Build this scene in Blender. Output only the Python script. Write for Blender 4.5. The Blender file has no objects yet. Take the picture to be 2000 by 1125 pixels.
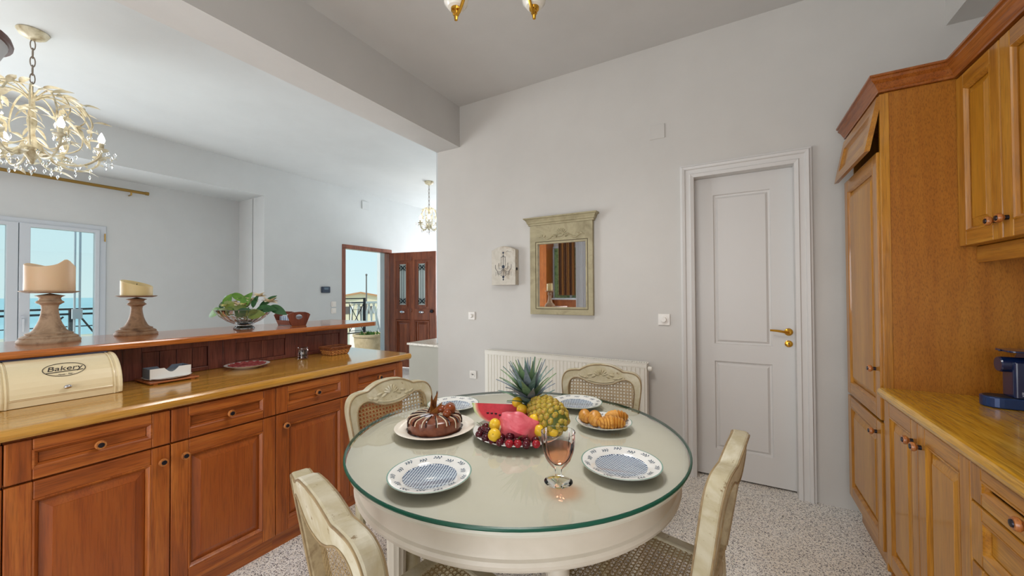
import bpy, bmesh, math, random
from mathutils import Vector, Matrix, Euler
R = random.Random(7)
PI = math.pi
C = bpy.context.scene.collection
SC = bpy.context.scene

# ---------------------------------------------------------------- camera, sky, lights, exposure
F_PX, YAW, PITCH, ROLL, CAM_H = 749.0, .5230, .0137, -.0052, 1.35
cy, sy, cp, sp, cr, sr = math.cos(YAW), math.sin(YAW), math.cos(PITCH), math.sin(PITCH), math.cos(ROLL), math.sin(ROLL)
f0, r0, up = Vector((-sy, cy, 0)), Vector((cy, sy, 0)), Vector((0, 0, 1))
fw = f0*cp + up*sp; u1 = up*cp - f0*sp
rt = r0*cr + u1*sr; uu = u1*cr - r0*sr
cam = bpy.data.objects.new('camera', bpy.data.cameras.new('camera'))
cam.matrix_world = Matrix(((rt.x, uu.x, -fw.x, 0), (rt.y, uu.y, -fw.y, 0), (rt.z, uu.z, -fw.z, CAM_H), (0, 0, 0, 1)))
cam.data.sensor_width = 36; cam.data.lens = F_PX/2000*36; cam.data.clip_start = .03; cam.data.clip_end = 3000
C.objects.link(cam); SC.camera = cam
SC.view_settings.view_transform = 'Standard'; SC.view_settings.look = 'None'
SC.view_settings.exposure = 0.0; SC.view_settings.gamma = 1.0; SC.view_settings.use_curve_mapping = False

def S(r, g, b, a=1):                                     # sRGB 0-255 -> linear
    f = lambda c: (c/255/12.92) if c/255 <= .04045 else ((c/255+.055)/1.055)**2.4
    return (f(r), f(g), f(b), a)

W = bpy.data.worlds.new('sky'); SC.world = W; W.use_nodes = True
nt = W.node_tree; bg = nt.nodes['Background']
tc = nt.nodes.new('ShaderNodeTexCoord'); sx = nt.nodes.new('ShaderNodeSeparateXYZ'); rp = nt.nodes.new('ShaderNodeValToRGB')
nt.links.new(tc.outputs['Generated'], sx.inputs[0]); nt.links.new(sx.outputs['Z'], rp.inputs[0]); nt.links.new(rp.outputs[0], bg.inputs[0])
e = rp.color_ramp.elements
e[0].position = 0; e[0].color = S(214, 240, 243); e[1].position = .9; e[1].color = S(120, 180, 225)
m_ = e.new(.25); m_.color = S(196, 232, 243)
bg.inputs[1].default_value = 1.05

def area(name, loc, rot, sx_, sy_, power, col):
    l = bpy.data.lights.new(name, 'AREA'); l.shape = 'RECTANGLE'; l.size = sx_; l.size_y = sy_; l.energy = power; l.color = col
    o = bpy.data.objects.new(name, l); o.location = loc; o.rotation_euler = rot; C.objects.link(o); return o
sun = bpy.data.lights.new('sun', 'SUN'); sun.energy = 3.4; sun.angle = .01; sun.color = (1, .95, .86)
so = bpy.data.objects.new('sun', sun); so.rotation_euler = Euler((math.radians(49), math.radians(-18), 0)); C.objects.link(so)
# area lights added before solid walls outside the frame, standing in for daylight
area('added_area_light', (-6.10, -.72, 1.12), (0, -PI/2, 0), 2.1, 2.3, 140, (.90, .96, 1.0))        # added on the sea side of the living room, no glazing behind
area('added_area_light', (-.75, -1.93, 1.22), (PI/2, 0, 0), 2.6, 2.1, 66, (.96, .975, 1))            # added fill behind the camera
area('added_area_light', (-4.3, 7.10, 1.6), (-PI/2, 0, 0), 1.8, 1.5, 100, (.96, .98, 1))              # added fill at the far end of the living room
def point(loc, power, rad, col):
    l = bpy.data.lights.new('lamp_light', 'POINT'); l.energy = power; l.shadow_soft_size = rad; l.color = col
    o = bpy.data.objects.new('lamp_light', l); o.location = loc; C.objects.link(o); return o

# ---------------------------------------------------------------- mesh helper
class B:
    def __init__(s): s.v = []; s.f = []; s.m = []; s.sm = []
    def add(s, vs, fs, mi=0, smooth=False):
        n = len(s.v); s.v += [tuple(p) for p in vs]
        for f in fs: s.f.append([i+n for i in f]); s.m.append(mi); s.sm.append(smooth)
        return s
    def box(s, x0, x1, y0, y1, z0, z1, mi=0):
        vs = [(x, y, z) for x in (x0, x1) for y in (y0, y1) for z in (z0, z1)]
        return s.add(vs, [(0, 1, 3, 2), (4, 6, 7, 5), (0, 4, 5, 1), (2, 3, 7, 6), (0, 2, 6, 4), (1, 5, 7, 3)], mi)
    def lathe(s, prof, n=32, c=(0, 0, 0), M=None, mi=0, smooth=True, sq=None, a0=0):
        vs = []; k = len(prof)
        for i in range(n):
            a = 2*PI*i/n + a0; q = sq(a) if sq else 1
            for r, z in prof: vs.append(Vector((r*q*math.cos(a), r*q*math.sin(a), z)))
        if M is not None: vs = [M @ p for p in vs]
        vs = [p + Vector(c) for p in vs]
        fs = []
        for i in range(n):
            j = (i+1) % n
            for t in range(k-1): fs.append((i*k+t, j*k+t, j*k+t+1, i*k+t+1))
        return s.add(vs, fs, mi, smooth)
    def tube(s, pts, r, n=8, mi=0, smooth=True, flat=1.0):
        pts = [Vector(p) for p in pts]; rr = r if isinstance(r, (list, tuple)) else [r]*len(pts)
        vs = []; side = None
        for i, p in enumerate(pts):
            d = (pts[min(i+1, len(pts)-1)] - pts[max(i-1, 0)]).normalized()
            if side is None:
                side = d.cross(Vector((0, 0, 1)));
                if side.length < .05: side = d.cross(Vector((1, 0, 0)))
            side = (side - d*side.dot(d)).normalized(); o = d.cross(side)
            for k in range(n):
                a = 2*PI*k/n; vs.append(p + side*math.cos(a)*rr[i] + o*math.sin(a)*rr[i]*flat)
        fs = []
        for i in range(len(pts)-1):
            for k in range(n): fs.append((i*n+k, i*n+(k+1) % n, (i+1)*n+(k+1) % n, (i+1)*n+k))
        fs.append(tuple(range(n))[::-1]); fs.append(tuple((len(pts)-1)*n+k for k in range(n)))
        return s.add(vs, fs, mi, smooth)
    def prism(s, poly, d0, d1, fn=lambda u, v, w: (u, v, w), mi=0, mi_side=None):
        n = len(poly)
        vs = [fn(u, v, d0) for u, v in poly] + [fn(u, v, d1) for u, v in poly]
        s.add(vs, [tuple(range(n))[::-1], tuple(range(n, 2*n))], mi)
        k = len(s.v)-2*n
        for i in range(n): s.f.append([k+i, k+(i+1) % n, k+n+(i+1) % n, k+n+i]); s.m.append(mi if mi_side is None else mi_side); s.sm.append(False)
        return s
    def ring(s, outer, inner, d0, d1, fn, mi=0, mi_in=None):          # plate with a hole; both loops have equal counts
        n = len(outer)
        vs = [fn(u, v, d) for d in (d0, d1) for loop in (outer, inner) for u, v in loop]
        fs = []
        for i in range(n):
            j = (i+1) % n
            fs += [(i, j, n+j, n+i), (2*n+i, 3*n+i, 3*n+j, 2*n+j), (i, 2*n+i, 2*n+j, j), (n+i, n+j, 3*n+j, 3*n+i)]
        s.add(vs, fs, mi)
        if mi_in is not None:
            for q in range(3, 4*n, 4): s.m[len(s.m)-4*n+q] = mi_in
        return s
    def ball(s, c, r, nu=16, nv=10, sc=(1, 1, 1), M=None, mi=0, fn=None):
        vs = []
        for j in range(nv+1):
            t = PI*j/nv
            for i in range(nu):
                a = 2*PI*i/nu; p = Vector((math.sin(t)*math.cos(a), math.sin(t)*math.sin(a), math.cos(t)))
                k = fn(p) if fn else 1
                p = Vector((p.x*sc[0], p.y*sc[1], p.z*sc[2]))*r*k
                if M is not None: p = M @ p
                vs.append(p + Vector(c))
        fs = []
        for j in range(nv):
            for i in range(nu): fs.append((j*nu+i, (j+1)*nu+i, (j+1)*nu+(i+1) % nu, j*nu+(i+1) % nu))
        return s.add(vs, fs, mi, True)
    def loops(s, rings, mi=0, cap=True, smooth=False):     # rings: lists of equal point count
        n = len(rings[0]); vs = [p for r_ in rings for p in r_]; fs = []
        for t in range(len(rings)-1):
            for i in range(n): fs.append((t*n+i, t*n+(i+1) % n, (t+1)*n+(i+1) % n, (t+1)*n+i))
        if cap: fs.append(tuple((len(rings)-1)*n+i for i in range(n)))
        return s.add(vs, fs, mi, smooth)
    def mesh(s, name, mats):
        me = bpy.data.meshes.new(name); me.from_pydata(s.v, [], s.f)
        for m in mats: me.materials.append(m)
        for i, p in enumerate(me.polygons): p.material_index = s.m[i]; p.use_smooth = s.sm[i]
        bm = bmesh.new(); bm.from_mesh(me)
        if any(s.sm): bmesh.ops.remove_doubles(bm, verts=bm.verts, dist=1e-6)
        bmesh.ops.recalc_face_normals(bm, faces=bm.faces)
        for ed in bm.edges:
            if len(ed.link_faces) == 2 and ed.calc_face_angle(0) > .62: ed.smooth = False
        bm.to_mesh(me); bm.free(); me.update(); return me

def props(o, label=None, cat=None, group=None, kind=None):
    if label: o['label'] = label
    if cat: o['category'] = cat
    if group: o['group'] = group
    if kind: o['kind'] = kind
    return o
def obj(name, b, mats, parent=None, loc=None, rot=None, bev=0, world=True, label=None, cat=None, group=None, kind=None, segs=2, weld=True):
    """link ONE mesh object; with a parent and world=True the vertices are given in the root frame of that thing's own origin + world offset"""
    if not isinstance(mats, (list, tuple)): mats = [mats]
    me = b.mesh(name, mats) if isinstance(b, B) else b
    o = bpy.data.objects.new(name, me); C.objects.link(o)
    if parent is not None:
        o.parent = parent
        if world and isinstance(b, B):
            off = Vector((0, 0, 0)); p = parent
            while p is not None: off += Vector(p.location); p = p.parent
            me.transform(Matrix.Translation(-off))
    elif loc is None and world and isinstance(b, B):      # origin to the base of the mesh
        xs = [p[0] for p in b.v]; ys = [p[1] for p in b.v]; zs = [p[2] for p in b.v]
        org = Vector(((min(xs)+max(xs))/2, (min(ys)+max(ys))/2, min(zs))); me.transform(Matrix.Translation(-org)); o.location = org
    if loc is not None: o.location = loc
    if rot is not None: o.rotation_euler = rot
    if bev:
        md = o.modifiers.new('bevel', 'BEVEL'); md.width = bev; md.segments = segs; md.limit_method = 'ANGLE'; md.angle_limit = math.radians(38); md.harden_normals = False
    return props(o, label, cat, group, kind)
def thing(name, label, cat, loc=(0, 0, 0), rotz=0, group=None, kind=None):
    o = bpy.data.objects.new(name, None); C.objects.link(o); o.empty_display_size = .05
    o.location = loc; o.rotation_euler = (0, 0, rotz)
    return props(o, label, cat, group, kind)
def local(name, b, mats, parent, **k): return obj(name, b, mats, parent, world=False, **k)
def dup(root, loc=None, rotz=None, label=None, group=None, scale=None):
    def rec(o, par):
        c = o.copy(); C.objects.link(c); c.parent = par
        for ch in KIDS.get(o.name, []) or list(o.children): rec(ch, c)
        return c
    r = rec(root, None)
    if loc is not None: r.location = loc
    if rotz is not None: r.rotation_euler = (0, 0, rotz)
    if scale: r.scale = (scale,)*3
    return props(r, label, None, group)
KIDS = {}

# ---------------------------------------------------------------- materials
def pm(name, col, rough=.5, metal=0, spec=.5, trans=0, ior=1.45, emit=0, ecol=None, coat=0, alpha=1, sss=0):
    m = bpy.data.materials.new(name); m.use_nodes = True; b = m.node_tree.nodes['Principled BSDF']
    b.inputs['Base Color'].default_value = col if len(col) == 4 else (*col, 1)
    b.inputs['Roughness'].default_value = rough; b.inputs['Metallic'].default_value = metal
    b.inputs['Specular IOR Level'].default_value = spec; b.inputs['Transmission Weight'].default_value = trans; b.inputs['IOR'].default_value = ior
    b.inputs['Coat Weight'].default_value = coat; b.inputs['Coat Roughness'].default_value = .08
    if emit: b.inputs['Emission Color'].default_value = ecol or col; b.inputs['Emission Strength'].default_value = emit
    if sss: b.inputs['Subsurface Weight'].default_value = sss; b.inputs['Subsurface Radius'].default_value = (.02, .01, .006)
    return m
def nodes(m): t = m.node_tree; return t, t.nodes, t.links, t.nodes['Principled BSDF']
def ramp(N, stops, interp='LINEAR'):
    r = N.new('ShaderNodeValToRGB'); r.color_ramp.interpolation = interp; e = r.color_ramp.elements
    e[0].position, e[0].color = stops[0]; e[1].position, e[1].color = stops[-1]
    for p, c in stops[1:-1]: x = e.new(p); x.color = c
    return r
def noise(N, L, vec, scale, detail=4, rough=.55, dist=0):
    n = N.new('ShaderNodeTexNoise'); n.inputs['Scale'].default_value = scale; n.inputs['Detail'].default_value = detail
    n.inputs['Roughness'].default_value = rough; n.inputs['Distortion'].default_value = dist
    if vec is not None: L.new(vec, n.inputs['Vector'])
    return n
def mapping(N, L, src, scale=(1, 1, 1), rot=(0, 0, 0), rand=True):
    tc = N.new('ShaderNodeTexCoord'); mp = N.new('ShaderNodeMapping'); mp.inputs['Scale'].default_value = scale; mp.inputs['Rotation'].default_value = rot
    out = tc.outputs[src]
    if rand:
        oi = N.new('ShaderNodeObjectInfo'); va = N.new('ShaderNodeVectorMath'); va.operation = 'MULTIPLY_ADD'
        va.inputs[1].default_value = (7.3, 5.1, 9.7); L.new(oi.outputs['Random'], va.inputs[0]); L.new(out, va.inputs[2]); out = va.outputs[0]
    L.new(out, mp.inputs['Vector']); return mp.outputs[0]
def bump(N, L, b, h, dist=.002, strength=.4):
    bp = N.new('ShaderNodeBump'); bp.inputs['Distance'].default_value = dist; bp.inputs['Strength'].default_value = strength
    L.new(h, bp.inputs['Height']); L.new(bp.outputs[0], b.inputs['Normal'])
def mixc(N, L, fac, a, b_, mode='MIX'):
    x = N.new('ShaderNodeMix'); x.data_type = 'RGBA'; x.blend_type = mode
    if isinstance(fac, (int, float)): x.inputs[0].default_value = fac
    else: L.new(fac, x.inputs[0])
    for v, i in ((a, 6), (b_, 7)):
        if isinstance(v, tuple): x.inputs[i].default_value = v
        else: L.new(v, x.inputs[i])
    return x.outputs[2]
def wood(name, dark, mid, light, axis='z', rough=.32, coat=.25, sc=1.0, pore=.35, pk=(9, 210)):
    m = pm(name, mid, rough, coat=coat); t, N, L, b = nodes(m)
    k = {'x': (1.1, 15, 15), 'y': (15, 1.1, 15), 'z': (15, 15, 1.1)}[axis]
    v = mapping(N, L, 'Object', tuple(q*sc for q in k))
    n1 = noise(N, L, v, 1.0, 6, .6, .7)
    r1 = ramp(N, [(.3, dark), (.5, mid), (.72, light)]); L.new(n1.outputs[0], r1.inputs[0])
    l_, c_ = pk; k2 = {'x': (l_, c_, c_), 'y': (c_, l_, c_), 'z': (c_, c_, l_)}[axis]
    v2 = mapping(N, L, 'Object', k2); n2 = noise(N, L, v2, 1, 2, .6)
    r2 = ramp(N, [(.36, (0, 0, 0, 1)), (.52, (1, 1, 1, 1))]); L.new(n2.outputs[0], r2.inputs[0])
    dk = mixc(N, L, pore, r1.outputs[0], r2.outputs[0], 'MULTIPLY'); L.new(dk, b.inputs['Base Color'])
    bump(N, L, b, n2.outputs[0], .0008, .25); return m
def plaster(name, col, var=.03):
    m = pm(name, col, .85, spec=.25); t, N, L, b = nodes(m)
    v = mapping(N, L, 'Object', rand=False); n = noise(N, L, v, 2.2, 5, .6)
    a = tuple(c*(1-var) for c in col[:3])+(1,); c_ = tuple(min(1, c*(1+var)) for c in col[:3])+(1,)
    r_ = ramp(N, [(.3, a), (.7, c_)]); L.new(n.outputs[0], r_.inputs[0]); L.new(r_.outputs[0], b.inputs['Base Color'])
    n2 = noise(N, L, v, 90, 3); bump(N, L, b, n2.outputs[0], .0015, .18); return m
def speckle(name, stops, scale, rough, var=None, coat=0):
    m = pm(name, stops[0][1], rough, coat=coat); t, N, L, b = nodes(m); v = mapping(N, L, 'Object', rand=False)
    vo = N.new('ShaderNodeTexVoronoi'); vo.inputs['Scale'].default_value = scale; L.new(v, vo.inputs['Vector'])
    sp_ = N.new('ShaderNodeSeparateColor'); L.new(vo.outputs['Color'], sp_.inputs[0])
    r_ = ramp(N, stops, 'CONSTANT'); L.new(sp_.outputs[0], r_.inputs[0]); out = r_.outputs[0]
    n = noise(N, L, v, 1.7, 4); r2 = ramp(N, [(.35, var or (1, 1, 1, 1)), (.65, (1, 1, 1, 1))]); L.new(n.outputs[0], r2.inputs[0])
    out = mixc(N, L, 1.0, out, r2.outputs[0], 'MULTIPLY'); L.new(out, b.inputs['Base Color']); return m
def thin_glass(name, tint, refl=1.0, ior=1.5):                     # thin pane: straight transmission plus Fresnel reflection
    m = bpy.data.materials.new(name); m.use_nodes = True; t = m.node_tree; N, L = t.nodes, t.links
    N.remove(N['Principled BSDF']); tr = N.new('ShaderNodeBsdfTransparent'); gl = N.new('ShaderNodeBsdfGlossy'); mx = N.new('ShaderNodeMixShader'); fr = N.new('ShaderNodeFresnel')
    tr.inputs[0].default_value = tint; gl.inputs[0].default_value = (refl, refl, refl, 1); gl.inputs['Roughness'].default_value = .01; fr.inputs[0].default_value = ior
    L.new(fr.outputs[0], mx.inputs[0]); L.new(tr.outputs[0], mx.inputs[1]); L.new(gl.outputs[0], mx.inputs[2]); L.new(mx.outputs[0], N['Material Output'].inputs[0]); return m
def mottled(name, c1, c2, scale, rough=.5, c3=None, wear=None, dist=.5, src='Object', bmp=0):
    m = pm(name, c1, rough); t, N, L, b = nodes(m); v = mapping(N, L, src)
    n = noise(N, L, v, scale, 5, .6, dist); st = [(.35, c1), (.65, c2)] if c3 is None else [(.3, c1), (.5, c2), (.7, c3)]
    r_ = ramp(N, st); L.new(n.outputs[0], r_.inputs[0]); out = r_.outputs[0]
    if wear:
        n2 = noise(N, L, v, scale*4.5, 6, .7); r2 = ramp(N, [(wear[1], (0, 0, 0, 1)), (wear[1]+.05, (1, 1, 1, 1))]); L.new(n2.outputs[0], r2.inputs[0])
        out = mixc(N, L, r2.outputs[0], out, wear[0])
    L.new(out, b.inputs['Base Color'])
    if bmp: bump(N, L, b, n.outputs[0], bmp, .5)
    return m

M_wallk = plaster('plaster_kitchen', S(204, 201, 196)); M_walll = plaster('plaster_living', S(204, 208, 209))
M_ceil = plaster('plaster_ceiling', S(202, 200, 197)); M_white = pm('white_paint', S(212, 210, 207), .42)
M_upvc = pm('white_frame', S(200, 208, 216), .35)
M_floor = speckle('granite_floor', [(0, S(252, 250, 246)), (.34, S(236, 232, 228)), (.56, S(202, 198, 194)), (.70, S(244, 237, 224)), (.82, S(128, 126, 128)), (.92, S(62, 60, 64))], 235, .28, S(238, 232, 224))
M_woodL = {a: wood('cherry_wood_'+a, S(126, 60, 20), S(156, 80, 28), S(186, 108, 44), a, pore=.28) for a in 'yz'}
M_woodP = wood('cherry_panel', S(132, 60, 20), S(150, 74, 25), S(166, 90, 34), 'z', sc=.6, pore=.2)
M_woodR = {a: wood('oak_wood_'+a, S(150, 94, 20), S(174, 114, 28), S(198, 142, 50), a, .36, .45, pore=.25) for a in 'xyz'}
M_oakP = wood('oak_panel', S(162, 104, 16), S(180, 120, 22), S(194, 136, 36), 'z', .36, .45, sc=.6, pore=.2)
M_side = wood('oak_side', S(156, 94, 22), S(166, 104, 28), S(174, 114, 36), 'z', .45, .0, sc=1.2, pore=.30, pk=(75, 340))
M_top = wood('oak_worktop', S(178, 122, 44), S(196, 142, 58), S(210, 160, 78), 'y', .16, .5, sc=1.3, pore=.2)
M_bar = wood('bar_edge_wood', S(150, 78, 28), S(182, 104, 44), S(200, 122, 60), 'y', .16, .5)
M_shaded = wood('shaded_panel_wood', S(86, 44, 38), S(112, 60, 48), S(130, 78, 62), 'z', .4, .1, pore=.4)  # same wood as the cabinets, darkened with the shade put into its colour
M_bronze = pm('dark_bronze', S(52, 50, 58), .3, .8); M_brass = pm('brass', S(212, 160, 62), .22, 1); M_dbrass = pm('aged_brass', S(168, 136, 76), .35, 1)
M_chrome = pm('chrome', S(205, 205, 210), .15, 1); M_black = pm('black_metal', S(38, 40, 46), .45, .3)
M_pane = thin_glass('window_glass', (.96, .985, .98, 1)); M_mirror = pm('mirror_silver', (.88, .88, .88, 1), .02, 1)
M_glass = pm('clear_glass', (1, 1, 1, 1), .0, trans=1, ior=1.45); M_crystal = pm('crystal', (.97, .99, 1, 1), .0, trans=1, ior=1.55)
M_cream = pm('cream_enamel', S(238, 222, 182), .28, coat=.4); M_plate = pm('white_china', S(236, 236, 232), .12, coat=.4)
M_plastic = pm('white_plastic', S(232, 228, 222), .35)
M_leafd = mottled('leaf_dark', S(40, 84, 28), S(92, 138, 46), 9, .5)
# ---------------------------------------------------------------- the room
ZK, ZL, YB, XC = 3.26, 3.10, 3.116, -2.70            # kitchen and living ceilings, back wall, its corner
XF, XW, XR, YF, YE = -5.53, -6.20, 1.22, -2.0, 7.2   # living wall, recess wall, right wall, front and end walls
def struct(name, b, m, label, cat, **k): return obj(name, b, m, label=label, cat=cat, kind='structure', **k)
struct('floor', B().box(XW-.3, XR+.2, YF-.2, YE+.2, -.12, 0), M_floor, 'polished speckled grey and beige granite floor', 'floor')
struct('ceiling', B().box(-2.5, XR+.2, YF-.2, YB+.2, ZK, ZK+.2), M_ceil, 'higher flat ceiling over the kitchen', 'ceiling')
struct('ceiling', B().box(XW-.3, -2.6, YF-.2, YE+.2, ZL, ZL+.36).box(-2.6, XR+.2, YB+.15, YE+.2, ZL, ZL+.36), M_walll, 'lower white ceiling over the living room', 'ceiling')
struct('trim_1', B().box(-2.705, -2.405, YF, YB, 2.845, ZK), M_ceil, 'deep plastered beam between kitchen and living room', 'beam')
DX0, DX1, DZ = -.247, .360, 2.20                      # interior door opening
struct('wall_back', B().box(XC, DX0, YB, YB+.14, 0, ZK).box(DX1, XR+.1, YB, YB+.14, 0, ZK).box(DX0, DX1, YB, YB+.14, DZ, ZK).box(DX0-.2, DX1+.2, YB+.13, YB+.15, 0, 2.4),
       M_wallk, 'white plastered kitchen wall with the mirror and door', 'wall')
struct('wall_right', B().box(XR, XR+.2, YF, YB, 0, ZK), M_wallk, 'kitchen wall behind the oak cabinets', 'wall')
struct('trim_2', B().box(1.068, XR, .2, YB, 2.862, ZK), M_wallk, 'boxed plaster soffit above the oak cabinets', 'soffit')
struct('wall_front', B().box(XW-.2, XR+.2, YF-.2, YF, 0, ZK), M_wallk, 'plastered wall behind the camera', 'wall')
struct('wall_end', B().box(XW-.2, XR, YE, YE+.2, 0, ZK).box(-2.84, -2.7, YB+.14, YE, 0, ZL), M_walll, 'far end wall of the living room', 'wall')
EY0, EY1, EZ = 4.036, 5.08, 2.17                      # entrance opening
RY = 2.835                                            # recess edge
WY1, WZ = 1.472, 2.135
bw = B().box(XF-.30, XF, RY, EY0, 0, ZL).box(XF-.30, XF, EY1, YE, 0, ZL).box(XF-.30, XF, EY0, EY1, EZ, ZL)
bw.box(XW-.25, XF, YF, RY, 2.70, ZL).box(XW-.25, XF-.29, RY, RY+.3, 0, ZL)
bw.box(XW-.25, XW, WY1, RY, 0, 2.70).box(XW-.25, XW, YF, WY1, WZ, 2.70).box(XW-.25, XW, YF, .18, 0, WZ)
struct('wall_left', bw, M_walll, 'long white living room wall with window recess and entrance', 'wall')
struct('wall_stair', B().box(-3.135, XC, YB+.02, YB+.9, 0, .785), plaster('plaster_sage', S(190, 190, 180)), 'low white half wall beside the kitchen wall corner', 'wall')
struct('trim_3', B().box(-3.15, XC, YB, YB+.92, .785, .806), speckle('pale_marble', [(0, S(214, 206, 190)), (.4, S(198, 190, 172)), (.7, S(226, 220, 206))], 160, .2), 'pale stone capping on the low half wall', 'capping')

# ---------------------------------------------------------------- interior door
d = thing('door_1', 'white two-panel interior door with brass handle', 'door', (DX0, YB, 0), kind='structure')
leafY = YB+.075
def nest(b, u0, u1, v0, v1, prof, fn, mi=0, cap=True):  # concentric rectangles: (inset, depth)
    rings = []
    for ins, w in prof: rings.append([fn(u0+ins, v0+ins, w), fn(u1-ins, v0+ins, w), fn(u1-ins, v1-ins, w), fn(u0+ins, v1-ins, w)])
    return b.loops(rings, mi, cap)
fnd = lambda u, v, w: (u, leafY-w, v)
b = B(); px0, px1 = DX0+.125, DX1-.13
hs = [.012, .20, .845, .975, 2.07, 2.196]
b.box(DX0+.002, px0, leafY, leafY+.04, .012, 2.196).box(px1, DX1-.002, leafY, leafY+.04, .012, 2.196)
for a, c in ((.012, .207), (.848, .972), (2.066, 2.196)): b.box(px0, px1, leafY, leafY+.04, a, c)
obj('leaf', b, M_white, d)
for v0, v1 in ((.207, .848), (.972, 2.066)):
    obj('panel', nest(B(), px0, px1, v0, v1, [(0, 0), (.006, -.010), (.016, -.012), (.03, -.002), (.034, -.002)], fnd), M_white, d)
b = B()
def casing(b, x0, x1, z1, y, prof):                    # mitred casing around an opening, profile (outward, thickness)
    path = [((x0, 0), (-1, 0)), ((x0, z1), (-1, 1)), ((x1, z1), (1, 1)), ((x1, 0), (1, 0))]
    rings = [[(p[0]+q[0]*o, y-t, p[1]+q[1]*o) for o, t in prof] for p, q in path]
    return b.loops(rings, 0, False)
casing(b, DX0, DX1, DZ, YB, [(-.004, -.07), (-.004, .012), (.018, .02), (.024, .014), (.05, .016), (.056, .026), (.072, .03), (.078, .022), (.088, .02), (.088, 0)])
obj('casing', b, M_white, d)
h = obj('handle', B().lathe([(0, 0), (.024, .001), (.025, .006), (.02, .01), (.011, .012), (.010, .04), (0, .041)], 20, (.322, leafY, 1.078), Matrix.Rotation(PI/2, 3, 'X'))
        .tube([(.322, leafY-.038, 1.078), (.30, leafY-.045, 1.079), (.26, leafY-.046, 1.086), (.215, leafY-.046, 1.089)], [.010, .009, .008, .007], 10), M_brass, d)
h = obj('keyhole_plate', B().lathe([(0, 0), (.022, .001), (.023, .005), (.018, .008), (0, .008)], 20, (.322, leafY, .998), Matrix.Rotation(PI/2, 3, 'X')), M_brass, d)
obj('keyhole', B().lathe([(0, .0082), (.005, .0084), (.005, .0086), (0, .0087)], 12, (.322, leafY, 1.002), Matrix.Rotation(PI/2, 3, 'X')).box(.3195, .3245, leafY-.0087, leafY-.0082, .989, 1.0), M_black, h)

# ---------------------------------------------------------------- entrance door
d = thing('door_2', 'brown panelled entrance door standing open with two slim glass lights', 'door', (XF, EY1, 0), kind='structure')
M_ent = {a: wood('entrance_wood_'+a, S(104, 48, 26), S(134, 70, 42), S(160, 92, 58), a, .35, .2) for a in 'yz'}
b = B().box(XF-.12, XF+.015, EY0, EY0+.06, 0, EZ-.066).box(XF-.12, XF+.015, EY1-.06, EY1, 0, EZ-.066).box(XF-.12, XF+.015, EY0, EY1, EZ-.065, EZ)
obj('door_frame', b, M_ent['z'], d, bev=.006)
LW, LH = .985, 2.085
lf = bpy.data.objects.new('leaf', None)
TL = lambda u, v, w: (.045-w, -u, v)                    # leaf frame: hinge at origin, closed along -Y, outside face +w
lb = B()
us = [0, .13, .445, .54, .855, LW]; 
def bx(u0, u1, v0, v1, w0=0, w1=.045): lb.box(w0, w1, -u1, -u0, v0, v1)
for a, c in ((0, .13), (.445, .54), (.855, LW)): bx(a, c, 0, LH)
for a, c in ((0, .13), (.13, .13)): pass
vs_ = ((0, .14), (.86, 1.06), (1.94, LH))
for u0, u1 in ((.13, .445), (.54, .855)):
    for a, c in vs_: bx(u0, u1, a, c)
leaf = local('leaf', lb, M_ent['z'], d, bev=.005); leaf.location = (.02, -.055, .02); leaf.rotation_euler = (0, 0, math.radians(99))
M_iron = pm('wrought_iron', S(46, 58, 62), .5, .6); M_frost = pm('frosted_glass', S(206, 222, 222), .35, spec=.6)
for u0, u1 in ((.13, .445), (.54, .855)):
    for w0, s_ in ((.045, 1),):
        local('panel', nest(B(), u0, u1, .14, .86, [(0, .03), (.012, .05), (.03, .05), (.036, .02), (.05, .018), (.085, .036), (.09, .036)], TL), M_ent['z'], leaf)
        fr_ = B(); uc = (u0+u1)/2; g0, g1 = uc-.075, uc+.075
        out = [(u0, 1.06), (u1, 1.06), (u1, 1.94), (u0, 1.94)]; inn = [(g0, 1.13), (g1, 1.13), (g1, 1.87), (g0, 1.87)]
        fr_.ring(out, inn, .008, .038, TL)
        m1 = [(g0-.03, 1.10), (g1+.03, 1.10), (g1+.03, 1.90), (g0-.03, 1.90)]; fr_.ring(m1, inn, .038, .056, TL)
        local('light_frame', fr_, M_ent['z'], leaf)
        local('glass', B().box(.012, .02, -g1, -g0, 1.13, 1.87), M_frost, leaf)
        ir = B()
        for k in (-1, 1):
            ir.tube([TL(uc+k*.022, 1.15, .046), TL(uc+k*.022, 1.85, .046)], .0045, 6)
            for vc, s2 in ((1.20, 1), (1.80, -1)):
                pts = [TL(uc+k*(.012+.048*math.sin(t)*1.1), vc+s2*(-.035+.07*t/PI), .046) for t in [PI*i/8 for i in range(9)]]; ir.tube(pts, .006, 6)
                ir.tube([TL(uc-k*.06, vc-.05, .046), TL(uc+k*.06, vc+.05, .046)], .006, 6)
        for vc in (1.20, 1.80): ir.ball(TL(uc, vc, .048), .02, 10, 6)
        local('iron_grille', ir, M_iron, leaf)
        local('pull', B().ball(TL(uc, 1.0, .062), .032, 14, 8, (.5, 1.7, .75)).box(.044, .06, -uc-.018, -uc+.018, .99, 1.01), M_chrome, leaf)
        local('rosette', B().ball(TL(u1+.03 if u1 < .7 else u1+.02, 1.03, .048), .028, 12, 8, (.5, .8, 1.3)).ball(TL(u1+.03 if u1 < .7 else u1+.02, 1.96, .048), .028, 12, 8, (.5, .8, 1.3)), M_ent['y'], leaf)
local('door_handle', B().ball(TL(.915, 1.02, .075), .03, 14, 8).lathe([(0, 0), (.03, 0), (.03, .006), (.012, .01), (.012, .03)], 14, TL(.915, 1.02, .045), Matrix.Rotation(PI/2, 3, 'Y')), M_bronze, leaf)

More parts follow.
